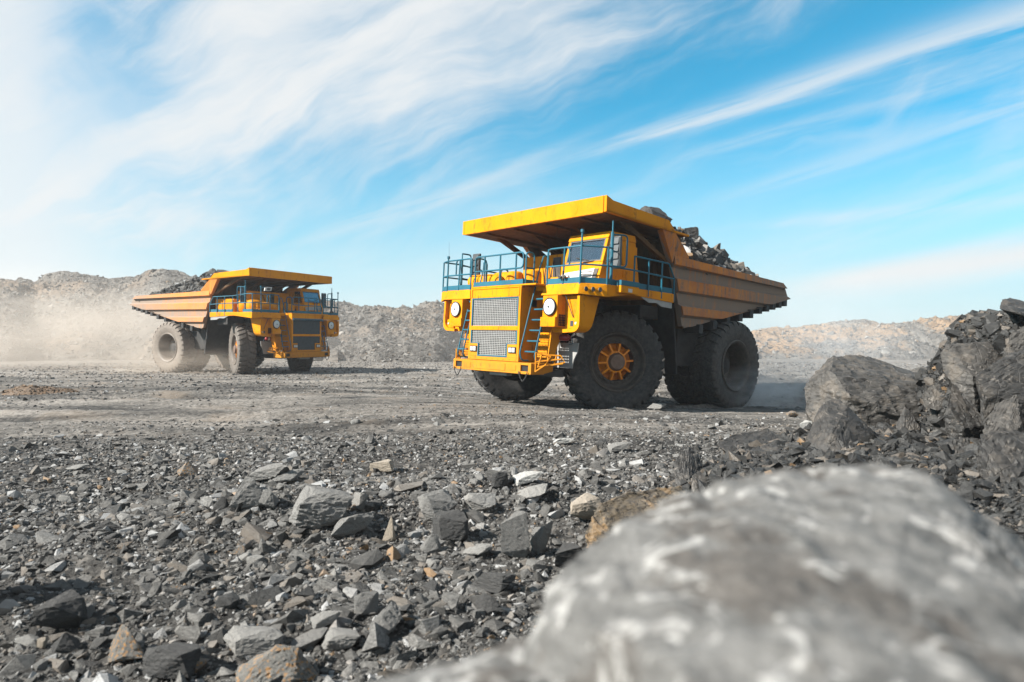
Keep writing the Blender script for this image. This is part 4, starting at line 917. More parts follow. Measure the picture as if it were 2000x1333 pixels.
ROCKS = [
 (557,678,955,1040,'round','rock_grey','largest rounded grey boulder in the middle of the rubble band',0,.2,.9),
 (483,565,905,948,'slab','rock_grey','wide grey slab lying flat behind the upright grey wedge',1,-.1,.9),
 (520,586,920,950,'slab','rock_grey','small grey slab leaning on the wide flat slab',2,.3,.8),
 (448,522,930,998,'wedge','rock_grey','upright grey wedge left of the largest rounded boulder',0,.1,.7),
 (487,535,955,997,'round','rock_grey','round grey cobble in front of the upright wedge',1,.0,.9),
 (642,725,1006,1056,'slab','rock_grey','tilted grey slab with a buff end in front of the largest rounded boulder',3,.5,.6),
 (746,772,1012,1060,'wedge','rock_cream','narrow cream stone standing on end',2,.1,.6),
 (678,716,962,1002,'block','rock_pale','pale stone right of the largest rounded boulder',2,.0,.9),
 (722,766,900,926,'block','rock_cream','cream block above the rubble at the edge of the haul track',3,.0,.8),
 (415,447,968,998,'wedge','rock_dark','dark flat wedge beside the upright grey wedge',3,.2,.6),
 (343,380,905,936,'wedge','rock_ochre','stone with an orange side among dark shale left of the band',4,.3,.8),
 (818,886,962,1022,'block','rock_grey','tilted squared grey block with a shaded right side',1,.4,.8),
 (843,910,1002,1062,'round','rock_dark','crumbly dark lump beside the tilted squared block',2,.2,.9),
 (976,1032,1005,1096,'block','rock_grey','tall grey block standing beside the pale slab',3,.25,.6),
 (1028,1081,1016,1086,'slab','rock_pale','pale slab leaning against the tall grey block',4,-.5,.6),
 (1113,1176,970,1026,'block','rock_cream','cream block near the brown boulder',0,.1,.8),
 (905,966,964,1002,'round','rock_pale','rounded pale cobble with a tan foot',3,.0,.9),
 (1010,1070,953,986,'slab','rock_pale','flat pale plate below the white stone',0,.0,.9),
 (1005,1058,925,956,'slab','rock_white','white veined stone at the back of the rubble band',1,.2,.8),
 (958,994,928,962,'block','rock_dark','dark cube of shale left of the white veined stone',4,.3,.9),
 (918,1006,1116,1168,'block','rock_dark','wide dark block with a black underside',2,.1,.8),
 (1074,1136,1068,1112,'block','rock_dark','dark block at the foot of the pale leaning slab',3,.5,.8),
 (1027,1067,1088,1116,'round','rock_grey','round grey cobble in front of the tall grey block',4,.2,.9),
 (905,962,1065,1092,'slab','rock_pale','low pale stone left of the tall grey block',2,-.2,.9),
 (928,982,1165,1204,'wedge','rock_dark','dark pointed stone below the wide dark block',1,.2,.8),
 (820,862,1042,1082,'wedge','rock_grey','bluish grey stone below the crumbly dark lump',3,.4,.8),
 (63,146,1165,1246,'block','rock_dark','tall dark block standing by the left edge',0,.2,.8),
 (195,276,1232,1302,'wedge','rock_ochre','dark boulder with a bright orange streak',1,.15,.8),
 (268,376,1266,1340,'block','rock_dark','large dark wedge right of the orange streaked boulder',4,-.4,.8),
 (347,399,1288,1322,'block','rock_ochre','small tan and grey stone beside the large dark wedge',2,.1,.9),
 (430,541,1228,1288,'round','rock_pale','broad pale speckled boulder near the bottom of the slope',4,.1,.7),
 (450,602,1258,1350,'wedge','rock_ochre','big pointed boulder with a yellowish left side',3,.3,.8),
 (560,632,1240,1278,'slab','rock_grey','grey slab right of the broad pale boulder',4,.3,.8),
 (625,696,1236,1278,'round','rock_pale','rounded pale boulder beside the grey slab',0,.2,.8),
 (718,782,1190,1252,'slab','rock_grey','steep grey slab with a dark right side',0,.9,.7),
 (606,660,1205,1242,'slab','rock_pale','light angular slab above the rounded pale boulder',1,.5,.7),
 (690,736,1165,1216,'block','rock_grey','upright grey stone with an orange stain on top',4,.0,.8),
 (25,70,1245,1267,'round','rock_pale','pale oval stone below the tall dark block',1,.0,.8),
 (69,86,1250,1271,'round','rock_cream','small cream pebble beside the pale oval stone',2,.0,.9),
 (95,142,1232,1276,'wedge','rock_dark','dark triangular stone in front of the tall dark block',4,.4,.8),
 (1078,1122,855,871,'slab','rock_white','white flat stone alone on the haul track',3,.0,.7),
 (1190,1232,863,886,'slab','rock_grey','flat grey stone on the track right of the white flat stone',1,.1,.8),
 (1268,1302,789,803,'block','rock_grey','grey stone lying between the wheels of the larger truck',2,.1,.8),
 (1538,1560,803,816,'block','rock_ochre','yellow ochre stone left of the big dark boulder',0,.1,.8),
 (1562,1590,820,846,'block','rock_white','small whitish stone at the foot of the big dark boulder',3,.1,.8),
 (180,230,1020,1045,'wedge','rock_dark','dark pair-edged stone alone in the left shale',0,.1,.8),
 (122,165,908,922,'slab','rock_pale','thin pale slab among the left shale',2,.1,.8),
 (370,412,1078,1104,'wedge','rock_grey','shark fin shaped grey stone in the middle of the shale',1,.8,.5),
]
for r in ROCKS: place_rock(*r[:6], r[6], r[7], r[8], r[9])
# smaller stones that show as single pieces, named by size, tone and where they lie
ZONES = [('on the haul track in front of the trucks', (300,1480), (815,880), 22, (10,26)), ('in the dark shale at the left edge', (10,420), (880,1080), 46, (14,34)), ('in the rubble band around the largest rounded boulder', (420,860), (925,1110), 54, (16,42)),
         ('between the rubble band and the blurred boulder', (840,1140), (930,1180), 40, (16,42)), ('on the lower slope left of the blurred boulder', (330,900), (1100,1310), 52, (20,52)), ('around the orange streaked boulder at the lower left', (10,420), (1130,1320), 28, (20,50))]
TONES = [('grey','rock_grey'),('dark','rock_dark'),('pale','rock_pale'),('grey','rock_grey'),('dark','rock_dark'),('grey','rock_grey'),('tan stained','rock_ochre')]
STY = ['block','slab','wedge','round','slab','block']; SNAME = {'block':'blocky','slab':'flat','wedge':'pointed','round':'rounded'}
SHARED = {}
def rock_copy(style, k, material):
    key = (style, k, material)
    if key not in SHARED: me = rock_variant(k, style).copy(); me.materials.clear(); me.materials.append(M[material]); SHARED[key] = me
    return link(bpy.data.objects.new('rock', SHARED[key]))
rr = random.Random(5)
for zn, (xa, xb), (ya, yb), n, (wa, wb) in ZONES:
    for i in range(n):
        tone, mt = TONES[rr.randrange(len(TONES))]; st = STY[rr.randrange(6)]
        cx_, by = rr.uniform(xa, xb), rr.uniform(ya, yb); w = wa + (wb-wa)*rr.random()**1.7*(.6+.4*(by-ya)/(yb-ya))
        size = 'larger' if w > wa+(wb-wa)*.45 else 'small'
        p, d = ground_hit(cx_, by); wm = w/F_PX*d; o = rock_copy(st, rr.randrange(5), mt)
        o.scale = (wm/2, wm/2*rr.uniform(.65,.95), wm*rr.uniform(.4,.75)*(.65 if st == 'slab' else 1)); o.location = (p.x, p.y, p.z - o.scale[2]*.2)
        o.rotation_euler = (rr.gauss(0,.2), rr.gauss(0,.2), rr.uniform(0, 6.28))
        lb = f'{size} {tone} {SNAME[st]} stone lying {zn}'
        tag(o, lb, 'rock', f'{size} {tone} {SNAME[st]} stones {zn}')

# ------------------------------------------------------------------ boulders, given by the corners they show
def boulder(corners, material, label, cuts=4, amp=.045, seed=1, thick=.8, name='boulder', freq=2.4, cat='boulder'):
    pts = [px(*c_) for c_ in corners]
    cen = sum(pts, Vector())/len(pts); hz_ = Hs(cen.x, cen.y); zl = min(p.z for p in pts)
    if -.1 < zl-hz_ < .9:        # carry the rock down into the ground it lies on
        for p in list(pts):
            if p.z < zl + .45*(max(q.z for q in pts)-zl): q = cen + (p-cen)*.86; pts.append(Vector((q.x, q.y, Hs(q.x, q.y)-.06)))
    bm = hull([p-cen for p in pts]); size = max(max(abs(v.co[i]) for v in bm.verts) for i in range(3))
    roughen(bm, size, cuts, amp*.8, seed, freq*1.5); o = bm_obj(bm, name, M[material], 14); o.location = cen; tag(o, label, cat); return o
boulder([(1573,800,11.6),(1571,757,11.8),(1592,728,12.2),(1628,697,12.4),(1662,695,12.8),(1700,700,13.2),(1745,722,13.4),(1835,738,13.0),(1850,760,12),(1800,792,11.4),(1790,822,11.0),(1740,856,11.0),(1700,856,10.9),(1600,850,11.2),(1625,722,11.6),(1660,775,11.0),(1580,880,11.8),(1850,880,12),(1700,730,15),(1850,790,14.5),(1650,790,14.5)], 'boulder_slab', 'biggest dark boulder with a sharp ridge right of the larger truck', 5, .04, 3)
boulder([(1556,918,8.9),(1562,893,9.2),(1598,800,9.5),(1612,784,9.6),(1640,781,9.7),(1655,795,9.5),(1728,868,9.2),(1735,874,9.5),(1690,895,8.9),(1630,905,8.65),(1600,925,8.6),(1650,800,10.3),(1720,890,10.3),(1565,890,10.2),(1625,845,8.85),(1660,880,8.7)], 'boulder_dark', 'dark pyramid shaped boulder in front of the biggest boulder', 4, .035, 5)
boulder([(1528,915,8.9),(1548,868,9.2),(1576,872,9.2),(1572,930,8.8),(1600,945,8.7),(1535,950,8.8),(1560,880,9.9),(1590,930,9.7)], 'boulder_dark', 'low dark lump left of the pyramid shaped boulder', 4, .05, 7)
boulder([(1838,692,9.9),(1850,673,10),(1930,668,10.1),(1942,682,10),(1966,716,9.8),(1988,732,9.8),(1925,792,9.5),(1905,802,9.4),(1880,778,9.5),(1842,727,9.8),(1850,680,11.2),(1950,680,11.3),(1990,750,11),(1880,800,11),(1900,735,9.45)], 'boulder_slab', 'flat faced brown slab leaning high on the coal heap', 5, .025, 9)
boulder([(1953,603,10),(1957,586,10.2),(1972,581,10.4),(2012,592,10.2),(2050,602,10.1),(2040,632,9.9),(1990,614,9.75),(1970,612,10.8),(2040,620,10.9)], 'boulder_dark', 'dark block perched on top of the coal heap', 4, .035, 11)
boulder([(1800,772,11.0),(1816,756,11.2),(1850,744,11.2),(1862,782,10.9),(1832,802,10.7),(1805,795,10.8),(1820,770,11.9),(1855,775,11.9)], 'boulder_slab', 'small pale topped boulder wedged between the two largest', 4, .05, 13)
boulder([(1742,850,10.3),(1768,790,10.4),(1795,832,10.2),(1802,866,10.1),(1760,876,9.95),(1745,870,10.1),(1780,810,10.9),(1800,860,10.8)], 'boulder_dark', 'dark upright chip behind the pyramid shaped boulder', 4, .05, 15)
boulder([(1850,790,9.3),(1862,748,9.6),(1905,795,9.4),(1925,830,9.2),(1880,838,9.1),(1845,815,9.3),(1880,790,10.2),(1915,820,10.1)], 'boulder_dark', 'dark lump under the leaning brown slab', 4, .06, 17)
boulder([(1462,882,9),(1466,912,8.8),(1545,910,8.8),(1538,880,9.1),(1500,868,9.3),(1470,930,8.9),(1550,930,8.9),(1480,880,10),(1540,885,10)], 'boulder_dark', 'grey block in the dark spur left of the pyramid shaped boulder', 4, .05, 19)
boulder([(1352,928,8.4),(1366,920,8.5),(1412,954,8.3),(1366,966,8.15),(1350,965,8.3),(1370,930,9),(1410,960,8.9)], 'boulder_slab', 'small grey triangular block at the edge of the spur', 4, .04, 21)
boulder([(1320,956,8.7),(1316,902,9),(1345,874,9.2),(1366,890,9.2),(1370,932,8.9),(1345,955,8.6),(1330,890,9.9),(1372,920,9.8)], 'boulder_dark', 'dark cracked block at the left end of the spur', 4, .06, 23)
boulder([(1140,1050,5.9),(1165,990,6.1),(1230,962,6.3),(1330,950,6.4),(1360,1000,6.1),(1260,1075,5.7),(1160,1080,5.8),(1200,980,7),(1330,965,7.1),(1250,1090,6.3)], 'boulder_brown', 'rough brown and orange boulder just behind the blurred boulder', 5, .06, 25)
boulder([(1905,735,8.6),(1960,700,8.8),(2040,690,8.8),(2060,770,8.4),(1990,790,8.3),(1920,765,8.4),(1980,720,9.8),(2050,740,9.8)], 'boulder_dark', 'dark block at the right edge below the perched block', 4, .05, 27)
boulder([(1920,840,7.4),(1945,790,7.6),(1985,770,7.6),(1995,830,7.3),(1960,870,7.1),(1925,865,7.2),(1960,800,8.2),(1990,840,8.1)], 'boulder_slab', 'pale streaked stone low on the coal heap', 4, .06, 29)
boulder([(1400,868,9.9),(1430,850,10.2),(1500,838,10.4),(1520,855,10.2),(1490,880,9.8),(1420,885,9.7),(1450,860,11),(1510,865,11)], 'boulder_dark', 'low dark slab at the back of the spur', 4, .05, 33)
boulder([(1080,1090,6.8),(1085,1060,6.9),(1130,1050,7.0),(1150,1075,6.8),(1130,1110,6.6),(1095,1110,6.6),(1120,1070,7.4),(1140,1095,7.3)], 'boulder_dark', 'dark rounded block half hidden by the brown boulder', 4, .05, 35)
boulder([(1905,900,6.9),(1915,850,7.1),(1960,835,7.2),(2030,850,7.1),(2040,930,6.8),(1980,950,6.6),(1920,935,6.7),(1960,850,8),(2030,880,8)], 'boulder_dark', 'jagged black block on the coal heap beside the right edge', 4, .06, 47)
boulder([(1830,905,8.0),(1850,862,8.2),(1890,855,8.2),(1905,890,8.0),(1880,925,7.8),(1840,925,7.9),(1860,870,8.9),(1900,890,8.8)], 'boulder_dark', 'black angular block low on the coal heap below the dark lump', 4, .06, 49)
boulder([(1960,690,9.2),(1975,650,9.4),(2020,640,9.4),(2050,690,9.2),(2000,712,9.1),(1970,705,9.1),(2000,650,10.2),(2040,690,10.2)], 'boulder_slab', 'pale streaked block under the perched dark block', 4, .05, 51)
boulder([(1700,925,8.3),(1715,893,8.5),(1760,890,8.5),(1790,915,8.3),(1750,940,8.1),(1710,940,8.2),(1730,900,9.1),(1780,915,9.1)], 'boulder_dark', 'low black block right of the pyramid shaped boulder', 4, .06, 53)
# the blurred boulder right in front of the camera: it stands on the floor, its top a little under eye level
near_top = [(1040,1205,.80),(1085,1130,.86),(1150,1062,.95),(1215,1020,1.0),(1290,982,1.05),(1400,946,1.1),(1500,926,1.14),(1620,918,1.16),(1700,912,1.18),(1790,908,1.18),(1838,928,1.16),(1900,985,1.12),(1990,1055,1.05),(2120,1180,.98),(2300,1400,.9),
            (1010,1290,.72),(1200,1180,.74),(1500,1080,.82),(1750,1030,.86),(1900,1090,.86),(1300,1400,.5),(1700,1330,.5),(2150,1400,.5)]
pts = [px(*q) for q in near_top] + [Vector(q) for q in ((-.35,.9,.0),(.0,.25,.0),(1.1,.2,0),(1.7,.9,0),(1.2,1.6,0),(.1,1.5,0),(-.12,.75,1.05),(1.15,.6,1.1),(.9,1.45,1.1),(.1,1.25,1.1),(.15,.38,1.2),(.8,.35,1.2))]
cen = Vector((.6,.9,.9)); bm = hull([p-cen for p in pts]); roughen(bm, .8, 6, .024, 41, 3.4, chops=22, depth=.05)
nb = bm_obj(bm, 'boulder', M['boulder_near'], 40); nb.location = cen; tag(nb, 'huge out of focus pale grey boulder filling the lower right corner', 'boulder')
pts = [px(*q) for q in [(660,1360,.78),(760,1326,.80),(870,1297,.84),(980,1262,.88),(1045,1240,.9),(1150,1300,.8),(1000,1340,.72),(850,1370,.7),(1300,1300,.8)]] + [Vector(q) for q in ((-.5,.6,0),(-.4,1.1,0),(.2,1.3,0),(.4,.6,0),(-.3,.7,1.1),(.1,1.1,1.2))]
cen = Vector((0,.85,.8)); bm = hull([p-cen for p in pts]); roughen(bm, .5, 5, .02, 43, 4.0)
nb2 = bm_obj(bm, 'boulder', M['boulder_near'], 40); nb2.location = cen; tag(nb2, 'low out of focus grey shoulder of rock left of the huge blurred boulder', 'boulder')
# boulder outside the frame whose shadow falls across the lower left corner
boulder([(-170,1200,5.0),(-165,1010,5.0),(-110,985,5.0),(-50,1020,5.0),(-40,1200,4.9),(-100,1200,4.7),(-120,1030,4.75),(-70,1020,5.3),(-150,1150,5.3),(-50,1180,5.3)], 'rock_dark', 'dark boulder standing beyond the left edge', 4, .05, 45)

# ------------------------------------------------------------------ loads in the trucks
def load(mat4, label, seed, dark, lower=0.):
    inv = mat4; g = np.random.default_rng(seed)
    xs_ = np.linspace(-2.4, -9.0, 60); ys_ = np.linspace(-2.72, 2.72, 44); X, Y_ = np.meshgrid(xs_, ys_)
    ridge = np.interp(-X, [2.4,3.2,4.2,5.2,6.2,7.4,8.4,9.0], [5.95,6.12,6.22,6.02,5.82,5.5,5.2,4.75]) - lower
    edge = sstep(2.72, 1.1, np.abs(Y_)); base = np.interp(-X, [2.4,8,9],[4.72,4.62,4.3])
    Z = base + (ridge-base)*edge + .16*fbm(X*1.2, Y_*1.2, oct=3, seed=seed)
    W = np.einsum('ij,nmj->nmi', np.array(mat4)[:3,:3], np.stack([X, Y_, Z], -1)) + np.array(mat4.translation)
    cen = np.array(mat4 @ Vector((-5.5, 0, 4.7)))
    root = grid_mesh('rock_load', W[...,0]-cen[0], W[...,1]-cen[1], W[...,2]-cen[2], M['rock_dark']); root.location = cen
    n = 5200; i = g.integers(0, 44, n); j = g.integers(0, 60, n); s = .05*(1-g.random(n)*(1-(.05/.34)**1.8))**(-1/1.8)
    Pn = W[i, j] - cen + g.normal(size=(n,3))*.03; Pn[:,2] += .15*s
    st = scatter('loose_stone', Pn, s, M['gravel' if not dark else 'coal_gravel'], seed, tilt=.8, flat=.7, tint=g.beta(1.2,2.2,n)); st.parent = root; st['kind'] = 'stuff'
    tag(root, label, 'rock load'); return root
load(NEAR, 'heap of broken rock carried by the larger truck with the mesh grille', 81, False)
load(FAR, 'heap of broken rock carried by the smaller dusty truck', 83, False, .22)
def load_rock(mat4, tx, ty, tz, sx, sy, sz, style, k, material, label, rz=0):
    me = rock_variant(k, style).copy(); me.materials.clear(); me.materials.append(M[material]); o = link(bpy.data.objects.new('boulder', me))
    o.location = mat4 @ Vector((tx, ty, tz)); o.scale = (sx/2, sy/2, sz); o.rotation_euler = (.05, .1, rz); tag(o, label, 'boulder', 'boulders on the truck loads')
load_rock(NEAR, -3.25, 1.0, 5.85, 1.05, 1.0, 1.05, 'block', 1, 'rock_dark', 'squared boulder topping the load just behind the yellow canopy of the larger truck', .4)
load_rock(NEAR, -5.05, 1.0, 5.5, .9, .9, .95, 'block', 3, 'rock_dark', 'dark cracked boulder halfway along the load of the larger truck', .2)
load_rock(NEAR, -6.2, 1.1, 5.35, .8, .75, .5, 'round', 2, 'rock_grey', 'rounded grey boulder behind the dark cracked one on the larger truck', .2)
load_rock(NEAR, -6.9, .8, 5.3, .4, .4, .5, 'wedge', 1, 'rock_dark', 'small pointed stone farthest back on the load of the larger truck', .2)
load_rock(FAR, -4.2, -1.0, 5.9, .8, .7, .5, 'wedge', 2, 'rock_dark', 'dark pointed boulder topping the load of the smaller truck', .2)
load_rock(FAR, -3.1, -1.0, 5.9, .9, .8, .4, 'round', 1, 'rock_dark', 'low dark boulder showing over the canopy of the smaller truck', .2)
# rusty earth heap on the floor at the left
hx, hy = px(75, 768, 26.2).x, 26.2
ux, uy = np.meshgrid(np.linspace(-1.6, 1.6, 60), np.linspace(-1, 1, 40)); hz = .38*np.clip(1-(ux/1.5)**2-(uy/.95)**2, 0, 1)**.8*(.75+.6*fbm(ux*1.6+3, uy*1.6, oct=4, seed=3)) - .04
rock_mat('rusty_earth', (.09,.06,.04), (.22,.13,.065), scale=1.4, dust=.2)
eh = grid_mesh('earth_heap', ux, uy, hz, M['rusty_earth']); eh.location = (hx, hy, Hs(hx, hy)); tag(eh, 'low heap of rusty brown earth on the floor in front of the tall hill', 'earth heap')
g = np.random.default_rng(4); n = 500; i, j = g.integers(0, 40, n), g.integers(0, 60, n); ok = hz[i,j] > -.02; i, j = i[ok], j[ok]
est = scatter('clod', np.stack([ux[i,j], uy[i,j], hz[i,j]], -1), .03+.07*g.random(len(i))**2, M['rusty_earth'], 85, tilt=.8, flat=.7); est.parent = eh; est['kind'] = 'stuff'
# ------------------------------------------------------------------ light, sky, air, camera
SUN_EL = R_(36)           # the sun stands behind the camera's left shoulder
sd = Vector((-.93*math.cos(SUN_EL), -.3676*math.cos(SUN_EL), math.sin(SUN_EL)))
sun = bpy.data.lights.new('sun', 'SUN'); sun.energy = 5.0; sun.angle = R_(.5); sun.color = (1, .945, .86)
so = link(bpy.data.objects.new('sun', sun)); so.rotation_euler = sd.to_track_quat('Z', 'Y').to_euler()
w = bpy.data.worlds.new('World'); scene.world = w; w.use_nodes = True; t = NT(w.node_tree)
sky = t.n('ShaderNodeTexSky', sky_type='NISHITA'); sky.sun_disc = False; sky.sun_elevation = SUN_EL
sky.sun_rotation = math.atan2(sd.x, sd.y); sky.altitude = 300; sky.air_density = 1.0; sky.dust_density = .6; sky.ozone_density = 2.2
c = t.coord('Generated'); s = t.xyz(c)
dy = t.m('MAXIMUM', s[1], .12); u = t.m('DIVIDE', s[0], dy); v = t.m('DIVIDE', s[2], dy)
def rot(a):
    ca, sa = math.cos(a), math.sin(a)
    return t.m('ADD', t.m('MULTIPLY', u, ca), t.m('MULTIPLY', v, sa)), t.m('SUBTRACT', t.m('MULTIPLY', v, ca), t.m('MULTIPLY', u, sa))
P2U = lambda x, y: ((x-1000)/F_PX, (666.5-y)/F_PX)
def gauss(q, w_): return t.m('POWER', 2.718, t.m('MULTIPLY', t.m('MULTIPLY', t.m('DIVIDE', q, w_), t.m('DIVIDE', q, w_)), -1.))
a1, b1 = rot(R_(24)); warp = t.m('SUBTRACT', t.noise(t.comb(u, v, 0.), 2.2, 4, .55), .5)
nA = t.noise(t.comb(t.m('MULTIPLY', a1, .9), t.m('ADD', t.m('MULTIPLY', b1, 4.2), t.m('MULTIPLY', warp, 1.0)), 0.), 1.9, 8, .60, .25)   # combed cirrus
nB = t.noise(t.comb(u, v, 3.), 2.6, 7, .62, .5)                                   # soft lumps
a2, b2 = rot(R_(17))
nC = t.noise(t.comb(t.m('MULTIPLY', a2, .8), t.m('MULTIPLY', b2, 11.), 7.), 2.6, 7, .62, .3)
nD = t.noise(t.comb(t.m('MULTIPLY', a2, 2.2), t.m('MULTIPLY', b2, 26.), 1.), 2.0, 6, .65, .2)
# big veil: everything up-left of a line from (330,520) to (1500,-60)
x0, y0 = P2U(330, 560); x1, y1 = P2U(1480, -20); L = math.hypot(x1-x0, y1-y0); nx, ny = -(y1-y0)/L, (x1-x0)/L
dl = t.m('ADD', t.m('MULTIPLY', t.m('SUBTRACT', u, x0), nx), t.m('MULTIPLY', t.m('SUBTRACT', v, y0), ny))
dl = t.m('ADD', dl, t.m('MULTIPLY', t.m('SUBTRACT', nA, .5), .55)); dl = t.m('ADD', dl, t.m('MULTIPLY', t.m('SUBTRACT', nB, .5), .22))
veil = t.rng(dl, -.10, .20)
hx_, hy_ = P2U(225, 95); hole = t.m('MULTIPLY', gauss(t.m('ADD', t.m('SUBTRACT', u, hx_), t.m('MULTIPLY', t.m('SUBTRACT', nA, .5), .5)), .085), gauss(t.m('ADD', t.m('SUBTRACT', v, hy_), t.m('MULTIPLY', t.m('SUBTRACT', nB, .5), .6)), .15))
veil = t.m('MULTIPLY', veil, t.m('SUBTRACT', 1., t.m('MULTIPLY', t.m('MULTIPLY', hole, .75), t.rng(nB, .75, .35, .5, 1.))))
veil = t.m('MULTIPLY', veil, t.rng(nA, .27, .64, .60, .98))
veil = t.m('MAXIMUM', veil, t.m('MULTIPLY', t.m('MULTIPLY', t.rng(u, -.34, -.74), .86), t.m('SUBTRACT', 1., t.m('MULTIPLY', hole, .9))))
# faint combing over the rest of the sky
faint = t.m('MULTIPLY', t.rng(nA, .44, .72), t.rng(dl, -.75, -.05, .12, .6))
# bright streak to the upper right
def streak(p, q, w0, w1, amt, ns):
    (xa, ya), (xb, yb) = P2U(*p), P2U(*q); L = math.hypot(xb-xa, yb-ya); tx, ty = (xb-xa)/L, (yb-ya)/L
    al = t.m('ADD', t.m('MULTIPLY', t.m('SUBTRACT', u, xa), tx), t.m('MULTIPLY', t.m('SUBTRACT', v, ya), ty))
    ac = t.m('ADD', t.m('MULTIPLY', t.m('SUBTRACT', u, xa), -ty), t.m('MULTIPLY', t.m('SUBTRACT', v, ya), tx))
    ac = t.m('ADD', ac, t.m('MULTIPLY', t.m('SUBTRACT', nC, .5), w1*1.1)); tt = t.rng(al, 0, L)
    wd = t.m('ADD', w0, t.m('MULTIPLY', tt, w1-w0)); g_ = gauss(ac, wd); ends = t.m('MULTIPLY', t.rng(al, -.04, .16), t.rng(al, L+.5, L))
    return t.m('MULTIPLY', t.m('MULTIPLY', g_, ends), t.m('MULTIPLY', t.rng(ns, .28, .62), amt))
st = [streak((1090,312), (2010,35), .008, .034, .72, nC), streak((1250,330), (2010,120), .006, .018, .28, nD), streak((1330,420), (2050,175), .012, .03, .35, nC), streak((1480,575), (2150,478), .020, .030, .95, 1.0),
      streak((1380,452), (1640,425), .004, .010, .45, nC), streak((520,492), (660,448), .004, .012, .40, nD), streak((670,482), (780,432), .004, .009, .35, nD), streak((880,402), (980,365), .004, .008, .25, nD), streak((1450,520), (2100,300), .02, .05, .30, nC), streak((650,560), (1100,500), .02, .04, .25, nB)]
m_ = t.m('MAXIMUM', veil, t.m('MULTIPLY', faint, .55))
for q in st: m_ = t.m('ADD', m_, t.m('MULTIPLY', q, t.m('SUBTRACT', 1., m_)))
hz_ = t.rng(v, .14, -.02, 0., .30); m_ = t.m('MULTIPLY', m_, t.rng(s[1], .02, .30)); rear = t.m('MULTIPLY', t.rng(t.m('SUBTRACT', t.m('MULTIPLY', s[0], .62), t.m('MULTIPLY', s[1], .78)), .1, .65), t.rng(nB, .2, .5, .55, .95)); m_ = t.m('MAXIMUM', m_, t.m('MULTIPLY', rear, t.rng(s[1], .1, -.1))); m_ = t.m('ADD', m_, t.m('MULTIPLY', hz_, t.m('SUBTRACT', 1., m_)), clamp=True)  # rear: bright cloud added in the unseen sky behind, fills the truck's shaded side
hs = t.n('ShaderNodeHueSaturation'); hs.inputs['Hue'].default_value = .462; hs.inputs['Saturation'].default_value = 1.25; hs.inputs['Value'].default_value = .68; t.t.links.new(sky.outputs[0], hs.inputs['Color'])
blue = t.mix(1., hs.outputs[0], (.38,.78,.91), 'MULTIPLY')
col = t.mix(m_, t.mix(t.rng(v, .36, .0, 0., .85), blue, (1.75,2.52,2.85)), (2.85, 2.92, 2.95))
bg = t.n('ShaderNodeBackground'); t.put(bg.inputs[0], col); bg.inputs[1].default_value = .10
t.t.links.new(bg.outputs[0], t.n('ShaderNodeOutputWorld').inputs[0])

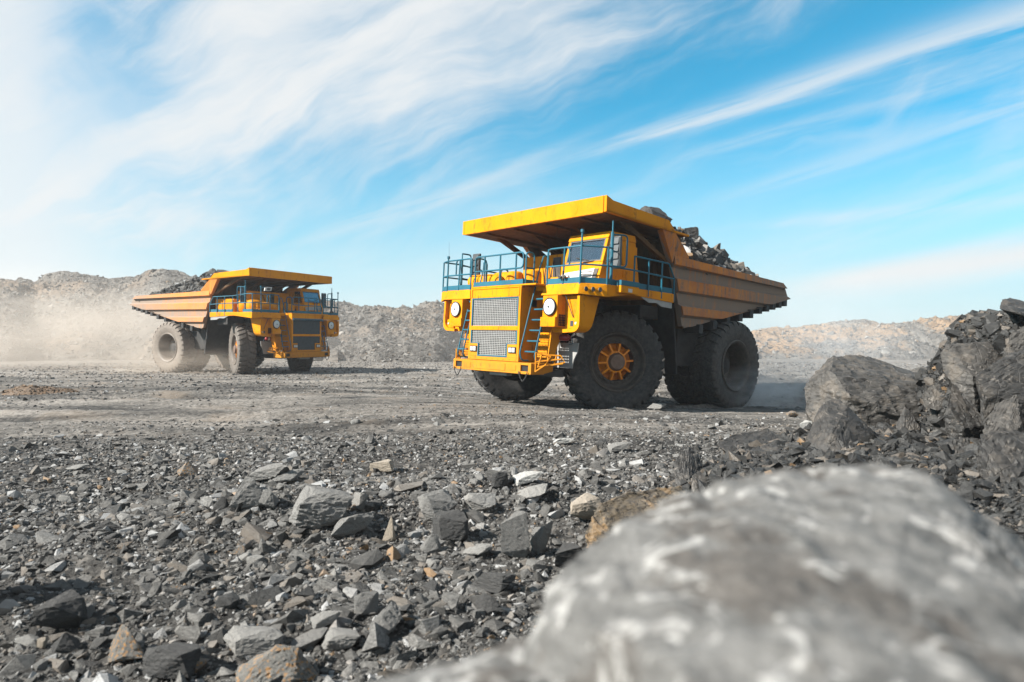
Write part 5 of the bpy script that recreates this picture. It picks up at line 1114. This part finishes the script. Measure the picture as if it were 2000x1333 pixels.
def vol_mat(name, density, color, noise=None, anis=.2):
    m = bpy.data.materials.new(name); m.use_nodes = True; t = NT(m.node_tree)
    p = t.n('ShaderNodeVolumePrincipled'); p.inputs['Color'].default_value = (*color, 1); p.inputs['Anisotropy'].default_value = anis
    if noise:
        c = t.coord('Object'); r = t.vm('LENGTH', c); r = t.n('ShaderNodeVectorMath', operation='LENGTH'); t.put(r.inputs[0], c)
        n = t.noise(c, noise, 4, .6); z = t.xyz(c)[2]
        f = t.m('MULTIPLY', t.rng(r.outputs['Value'], 1.0, .15), t.rng(n, .30, .74)); t.put(p.inputs['Density'], t.m('MULTIPLY', f, density))
    else: p.inputs['Density'].default_value = density
    o = t.n('ShaderNodeOutputMaterial'); t.t.links.new(p.outputs[0], o.inputs['Volume']); M[name] = m; return m
hb = MB().box(-245, 245, -245, 245, -1.6, 16.5).build('haze', vol_mat('haze_air', .0006, (.86,.90,.95), anis=.3)); tag(hb, 'thin pale dust haze filling the whole pit', 'haze', kind='stuff')
def dust(label, loc, scl, density, color, noise, rz=0):
    bm = bmesh.new(); bmesh.ops.create_icosphere(bm, subdivisions=3, radius=1); me = bpy.data.meshes.new('dust_cloud'); bm.to_mesh(me); bm.free()
    me.materials.append(vol_mat('dust_'+str(len(M)), density, color, noise)); o = link(bpy.data.objects.new('dust_cloud', me)); o.location = loc; o.scale = scl; o.rotation_euler = (0,0,rz); tag(o, label, 'dust cloud', kind='stuff')
dust('tan dust cloud trailing behind the smaller truck', (-32, 50, 2.2), (21, 9, 6.2), .20, (.70,.625,.555), 2.3, .15)
dust('low tan dust around the rear wheels of the smaller truck', (-20.0, 41.2, .6), (7.5, 2.8, 1.8), .36, (.74,.65,.56), 2.6)
dust('grey dust rising behind the rear wheels of the larger truck', (13.2, 30.0, 1.4), (6.2, 4.2, 4.4), .16, (.82,.84,.87), 2.0)
dust('low grey dust at the rear wheel of the larger truck', (8.4, 24.2, .1), (2.6, 1.6, 1.2), 1.3, (.82,.82,.83), 2.6)

dust('thin pale dust hanging over the far pit floor and hills', (0, 66, 3), (85, 22, 11), .020, (.80,.75,.70), 1.6)
cam = bpy.data.cameras.new('camera'); co_ = link(bpy.data.objects.new('camera', cam)); co_.location = (0, 0, CAM_Z); co_.rotation_euler = (R_(90), 0, 0)
cam.sensor_width = 36; cam.lens = 36*F_PX/2000; cam.clip_start = .05; cam.clip_end = 2000
cam.dof.use_dof = True; cam.dof.focus_distance = 19; cam.dof.aperture_fstop = 2.0
scene.camera = co_
scene.view_settings.view_transform = 'Standard'; scene.view_settings.look = 'None'; scene.view_settings.exposure = 1.6; scene.view_settings.gamma = 1
scene.render.engine = 'CYCLES'; cy_ = scene.cycles; cy_.use_denoising = True; cy_.max_bounces = 6; cy_.diffuse_bounces = 3; cy_.glossy_bounces = 3; cy_.transmission_bounces = 4; cy_.transparent_max_bounces = 8; cy_.volume_bounces = 1
cy_.volume_step_rate = 2.0; cy_.volume_max_steps = 128
